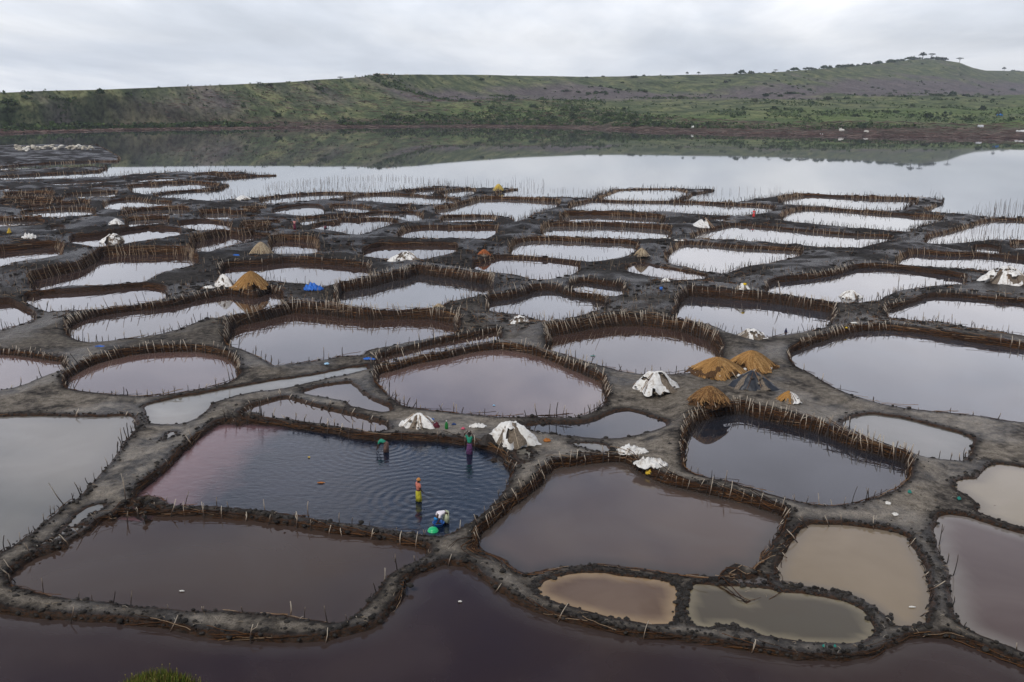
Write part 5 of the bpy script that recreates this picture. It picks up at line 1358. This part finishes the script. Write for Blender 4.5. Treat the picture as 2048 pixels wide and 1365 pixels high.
# white tent like shelter behind the figure in black
p0 = gp(1402, 452); root = empty('tent', p0, 0); tag(root, 'white tarp tent with leaning poles on the right dike', 'tent')
mpt = pxm(1402, 452)
W2, Hh = 46 * mpt / 2, 1.35
me = mesh_np('tarp', [(-W2 * .9, -1.2, 0), (W2 * .6, -1.3, 0), (W2 * .5, 1.3, 0), (-W2 * .8, 1.2, 0), (-W2 * .15, -.2, Hh * .93), (W2 * .45, .0, Hh), (-W2 * .55, -.9, .62)], [(0, 1, 6), (1, 5, 4, 6), (2, 3, 4, 5), (3, 0, 6, 4), (1, 2, 5)])
o = new_obj('tarp', me, root, [m_plastic])
for a, c in (((W2 * .35, .3, 1.55), (W2 * 1.05, -1.0, .0)), ((W2 * .3, .0, 1.5), (W2 * .85, -1.3, .0)), ((W2 * .15, .4, 1.7), (W2 * .95, 1.0, .0))):
    s = Soup(); s.tube([a, c], .05, (.30, .20, .12), 5); s.build('pole', m_tint, root)
s = Soup(); s.blob((-W2 * 1.0, -.9, .25), (.35, .3, .28), (.05, .25, .5)); s.build('blue_bag', m_tint, root)

# white sacks stacked on the far left spit
for k in range(15):
    x = 32 + k * 10.7 + random.uniform(-2, 2); y = 302 - random.uniform(0, 3) - (2 if k % 3 == 0 else 0)
    p = gp(x, y); r2 = random.uniform(1.2, 1.9); s = Soup(); c = random.choice([(.62, .58, .50), (.50, .46, .38), (.70, .68, .62)])
    root = empty('sack_pile', p); tag(root, 'one of the whitish sack piles lined up on the far left spit', 'sack pile', 'whitish sack piles on the far left spit')
    for j in range(5):
        s = Soup(); s.blob((random.uniform(-.9, .9) * r2, random.uniform(-.5, .5), .35 + .42 * (j % 3)), (r2 * .55, .7, .42), tuple(v * (.72 + .09 * j) for v in c)); s.build('sack', m_tint, root)

# ------------------------------------------------------------------ bushes and trees on the hills
kh = KDTree(len(VH))
for i, p in enumerate(VH): kh.insert((p[0], p[1], 0), i)
kh.balance()
def hz_at(x, y):
    ws = zs_ = 0
    for co, j, d in kh.find_n((x, y, 0), 4): w_ = 1 / (d + .1); ws += w_; zs_ += w_ * VH[j][2]
    return zs_ / ws
m_leaf, t, b = mat('leaves')
a = N(t, 'ShaderNodeAttribute', attribute_name='tint'); oi = N(t, 'ShaderNodeObjectInfo').outputs['Random']
L(t, mix(t, 1.0, a.outputs['Color'], ramp(t, [(0, .7), (1, 1.3)], oi).outputs[0], 'MULTIPLY'), b.inputs['Base Color']); b.inputs['Roughness'].default_value = .8; b.inputs['Specular IOR Level'].default_value = .1
def clump(s, c, r, col, n=26, flat=.7):
    for _ in range(n):
        v = rng.normal(size=3); v /= np.linalg.norm(v); v[2] = abs(v[2]) * .9 + .05 * v[2]; rr = rng.uniform(.55, 1.0)
        p = np.asarray(c) + v * np.asarray(r) * rr; a = rng.normal(size=3); a /= np.linalg.norm(a); e = np.cross(a, v); e /= max(np.linalg.norm(e), 1e-6); f = np.cross(e, a)
        z = r[0] * rng.uniform(.16, .30); k = rng.uniform(.65, 1.35); s.quad([p - e * z, p - f * z, p + e * z, p + f * z], tuple(q * k for q in col))
bush_me = []
for i in range(6):
    s = Soup(); col = [(.035, .055, .022), (.045, .070, .026), (.028, .045, .022), (.06, .085, .03), (.040, .060, .030), (.05, .06, .03)][i]
    clump(s, (0, 0, .25), (1, .9, .95), col, 60); clump(s, (.6, .1, .15), (.6, .6, .6), col, 24); clump(s, (-.5, .2, .1), (.7, .6, .55), col, 24)
    o = s.build('bush', m_leaf); bush_me.append(o.data); bpy.data.objects.remove(o)
HC = cols; 
def hill_point(xi, al):
    Dr = np.interp(xi, HR[:, 0], HR[:, 1]); ys = np.interp(xi, SH[:, 0], SH[:, 1]); s0 = unp(xi, ys, 0)[1]; dd = s0 + (Dr - s0) * al
    d = ray(xi, np.interp(xi, HR[:, 0], HR[:, 2])); return d[0] / d[1] * dd, dd
rb = random.Random(5); big = []; sm = Soup(); tries = 0
while tries < 26000:
    tries += 1
    xi = rb.uniform(-60, 2110); al = rb.random() ** (1.5 if xi > 850 else 1.15) * .98 + .03
    x, y = hill_point(xi, al)
    dn = mnoise.noise(Vector((x * .010, y * .014, 3))) + .5 * mnoise.noise(Vector((x * .04, y * .04, 1)))
    lim = (-.02 if al < .35 else .22 if al < .6 else .30) + (.08 if xi > 1500 else 0) + (.15 if al > .8 else 0)
    if dn < lim and rb.random() > .05: continue
    if y > 950 and rb.random() < .5: continue
    r0 = rb.uniform(.7, 1.7) * (1.0 if y < 1000 else 1.6)
    if rb.random() < .03: r0 *= 2
    z = hz_at(x, y)
    col = rb.choice([(.040, .062, .026), (.050, .078, .028), (.032, .050, .024), (.066, .092, .034)])
    if len(big) < 280 and r0 > 1.9: big.append((x, y, z, r0)); continue
    for _ in range(5):
        v = rng.normal(size=3); p = np.array([x, y, z + r0 * .4]) + v * r0 * np.array([.55, .55, .28]); e = rng.normal(size=3); e /= np.linalg.norm(e); f = np.cross(e, rng.normal(size=3)); f /= np.linalg.norm(f); k = rng.uniform(.6, 1.4); w_ = r0 * rng.uniform(.35, .6)
        sm.quad([p - e * w_, p - f * w_, p + e * w_, p + f * w_], tuple(q * k for q in col))
o = sm.build('hillside_scrub', m_leaf); tag(o, 'low scrub speckling the hills beyond the lake', 'scrub', None, 'stuff')
for x, y, z, r0 in big:
    o = bpy.data.objects.new('bush', rb.choice(bush_me)); COL.objects.link(o); o.location = (x, y, z - .2); k = r0 * rb.uniform(.8, 1.3); o.scale = (k * 1.1, k, k * rb.uniform(.7, 1.0)); o.rotation_euler.z = rb.uniform(0, 6)
    tag(o, 'dark green bush among many on the slopes beyond the lake', 'bush', 'dark bushes dotted over the hills')
def make_tree(kind, i):
    root = empty('tree', (0, 0, 0)); s = Soup(); ht = 5.0
    s.tube([(0, 0, -.5), (.1, 0, ht * .4), (.05, .05, ht * .62)], [.28, .2, .16], (.06, .045, .035), 6)
    for a in np.linspace(0, 5.4, 6): s.tube([(.05, .05, ht * .55), (math.cos(a) * 1.0, math.sin(a) * 1.0, ht * .75), (math.cos(a) * 2.0, math.sin(a) * 2.0, ht * .88)], [.12, .08, .04], (.06, .045, .035), 4)
    s.build('trunk', m_tint, root); s = Soup(); col = (.026, .040, .020)
    if kind == 'flat':
        for a in np.linspace(0, 5.6, 8): clump(s, (math.cos(a) * 1.8, math.sin(a) * 1.8, ht * .88), (1.5, 1.5, .45), col, 26)
        clump(s, (0, 0, ht * .92), (1.8, 1.8, .5), col, 40)
    else:
        for a in np.linspace(0, 5.6, 6): clump(s, (math.cos(a) * 1.4, math.sin(a) * 1.4, ht * .62 + .4 * math.sin(a * 3)), (1.4, 1.4, 1.1), col, 30)
        clump(s, (0, 0, ht * .8), (1.5, 1.5, 1.2), col, 40)
    s.build('crown', m_leaf, root); return root
def copy_tree(o):
    c = o.copy(); COL.objects.link(c)
    for ch in o.children: d = ch.copy(); COL.objects.link(d); d.parent = c
    return c
protos = {'flat': make_tree('flat', 0), 'round': make_tree('round', 1)}; usedp = set()
TREES = [(681, 5.5, 'flat', 'lone flat topped acacia on the left crater rim'), (612, 4, 'round', 'small round tree on the rim left of the lone acacia'), (797, 3, 'round', 'small tree on the rim above the curved gully'),
  (117, 3, 'round', 'small dark tree on the far left rim'), (390, 3, 'round', 'low tree on the left rim between the two skyline ends'), (1374, 4.5, 'round', 'left tree of the pair on the middle skyline'), (1397, 4, 'round', 'right tree of the pair on the middle skyline'),
  (1551, 4, 'flat', 'first small tree where the right skyline begins to climb'), (1919, 6, 'flat', 'slanting lone tree on the right shoulder of the summit'), (1863, 7, 'flat', 'spreading tree at the right end of the summit'), (1845, 8, 'round', 'tallest clump on the summit'), (2008, 5, 'round', 'lone tree on the low skyline at the far right')]
for x in list(np.arange(1478, 1660, 19)) + list(np.arange(1662, 1892, 5.4)) + [1210, 1290, 2030, 2044, 905, 540]:
    x += random.uniform(-8, 8); Dr = np.interp(x, HR[:, 0], HR[:, 1]); d = ray(x, np.interp(x, HR[:, 0], HR[:, 2])); X = d[0] / d[1] * (Dr - 5); z = hz_at(X, Dr - 5)
    o = bpy.data.objects.new('bush', random.choice(bush_me)); COL.objects.link(o); k = random.choice([1.2, 1.6, 2.0, 2.6, 3.6]) * Dr / FOC * 1.7
    o.location = (X, Dr - 5, z + k * .05); o.scale = (k * random.uniform(1.0, 1.9), k, k * random.uniform(.7, 1.15)); o.rotation_euler.z = random.uniform(-.5, .5)
    tag(o, 'one of the small dark bushes lining the hill skyline', 'bush', 'bushes lining the skyline')
for x, hp, kind, lab in TREES:
    pr = protos[kind]; o = pr if kind not in usedp else copy_tree(pr); usedp.add(kind)
    Dr = np.interp(x, HR[:, 0], HR[:, 1]); d = ray(x, np.interp(x, HR[:, 0], HR[:, 2])); X = d[0] / d[1] * (Dr - 6); z = hz_at(X, Dr - 6)
    k = hp * 1.6 * Dr / FOC / 5.0
    o.location = (X, Dr - 6, z - .2); sx9 = k * (random.uniform(.9, 1.2) if lab else random.uniform(1.0, 2.4)); o.scale = (sx9, sx9, k); o.rotation_euler.z = random.uniform(0, 6)
    tag(o, lab or 'one of the small dark trees lining the climbing right skyline', 'tree', 'skyline trees' if lab is None else 'trees on the crater rim')

# ------------------------------------------------------------------ far shore: pans, stakes and heaps reduced to a brushy belt
fs = Soup(); SHW = []
for xi in np.linspace(-40, 2100, 5200):
    y0 = np.interp(xi, SH[:, 0], SH[:, 1]); band = np.interp(xi, [0, 300, 700, 1100, 1500, 2048], [2, 3, 8, 10, 9, 10]); yy_ = y0 - random.uniform(-.8, band)
    p = unp(xi, yy_, .4); z = max(0, hz_at(p[0], p[1])); h = random.uniform(.5, 1.5)
    c = random.choice([(.10, .055, .045), (.15, .095, .08), (.06, .035, .03), (.24, .18, .15), (.08, .05, .04)])
    if random.random() < .55: fs.tube([(p[0], p[1], z - .2), (p[0] + random.uniform(-.2, .2), p[1], z + h)], [.07, .05], c, 3)
    else:
        l_ = random.uniform(1.5, 5); fs.tube([(p[0] - l_, p[1], z + .1), (p[0], p[1] + .2, z + random.uniform(.3, .9)), (p[0] + l_, p[1], z + .1)], [.1, .22, .1], c, 3)
o = fs.build('shore_brush', m_tint); tag(o, 'reddish brown belt of stakes and brush along the far shore', 'shore brush', None, 'stuff')
for x, y, w_, c, lab in ((1996, 259, 10, (.03, .20, .60), 'blue tarp shelter on the far right shore'), (1683, 266, 9, (.7, .68, .64), 'white heap on the far shore left of the pinkish gap'), (1732, 267, 8, (.62, .6, .56), 'white heap on the far shore right of the pinkish gap'),
      (1385, 260, 5, (.7, .7, .68), 'tiny white heap on the far shore above the centre'), (1960, 266, 10, (.55, .56, .6), 'pale heap near the blue shelter on the far shore'), (1643, 268, 5, (.6, .6, .6), 'white speck like heap at the left end of the far white heaps'), (2040, 269, 14, (.66, .66, .66), 'pale sheets on the far shore at the right edge'),
      (765, 241, 30, (.40, .31, .26), 'pale low ruin on the far shore left of the centre'), (815, 239, 8, (.66, .66, .66), 'white dot like hut on the far shore')):
    p = unp(x, y, 1.0); z = hz_at(p[0], p[1]); mp = pxm(x, y); s = Soup()
    root = empty('shore_heap', (float(p[0]), float(p[1]), float(z))); tag(root, lab, 'heap', 'heaps on the far shore')
    for j in range(4): s = Soup(); s.blob(((j - 1.5) * w_ * mp * .22, random.uniform(-.4, .4), .5), (w_ * mp * .2, 1.0, random.uniform(.7, 1.3)), tuple(v * (.8 + .08 * j) for v in c)); s.build('bundle', m_tint, root)

# ------------------------------------------------------------------ grass tuft at the bottom left
gs = Soup()
for _ in range(14000):
    x = -4.15 + random.gauss(0, 1.15); y = 10.2 + random.gauss(0, 1.0); z = slope_z(x, y) - .12; h = random.uniform(.05, .15); a = random.uniform(0, 6.28); b_ = random.uniform(.01, .06)
    c = random.choice([(.055, .085, .012), (.10, .13, .02), (.035, .055, .010), (.16, .16, .035), (.08, .06, .02)])
    w_ = .008
    gs.V.append(np.array([(x - w_, y, z - .01), (x + w_, y, z - .01), (x + math.cos(a) * b_, y + math.sin(a) * b_, z + h)])); gs.C.append(np.tile(c, (3, 1))); gs.A.append(np.zeros(3)); gs.F.append(np.array([[gs.n, gs.n + 1, gs.n + 2, gs.n + 2]])); gs.n += 3
for _ in range(260):
    x = -4.15 + random.gauss(0, .9); y = 10.2 + random.gauss(0, .9); z = slope_z(x, y); z -= .12; h = random.uniform(.10, .2); dx = random.uniform(-.04, .04)
    gs.tube([(x, y, z), (x + dx, y, z + h)], .003, (.14, .12, .04), 3); gs.blob((x + dx, y, z + h), (.008, .008, .010), (.20, .18, .06))
o = gs.build('grass_tuft', m_tint); tag(o, 'mossy green grass tuft poking up at the bottom left', 'grass', None, 'stuff')

# ------------------------------------------------------------------ air
HAZE = 0.00012
me = bpy.data.meshes.new('haze'); X0, X1, Y0, Y1, Z0, Z1 = -3600, 4400, -60, 4600, -60, 235
me.from_pydata([(x, y, z) for z in (Z0, Z1) for x, y in ((X0, Y0), (X1, Y0), (X1, Y1), (X0, Y1))], [], [(0, 3, 2, 1), (4, 5, 6, 7), (0, 1, 5, 4), (1, 2, 6, 5), (2, 3, 7, 6), (3, 0, 4, 7)])
m_haze = bpy.data.materials.new('haze'); m_haze.use_nodes = True; t = m_haze.node_tree; t.nodes.clear()
pv = N(t, 'ShaderNodeVolumePrincipled'); pv.inputs['Color'].default_value = (.82, .88, 1.0, 1); pv.inputs['Density'].default_value = HAZE; pv.inputs['Anisotropy'].default_value = .2
mo = N(t, 'ShaderNodeOutputMaterial'); L(t, pv.outputs[0], mo.inputs['Volume'])
tag(new_obj('haze', me, None, [m_haze]), 'thin moist air over the lake and hills', None, None, 'stuff')
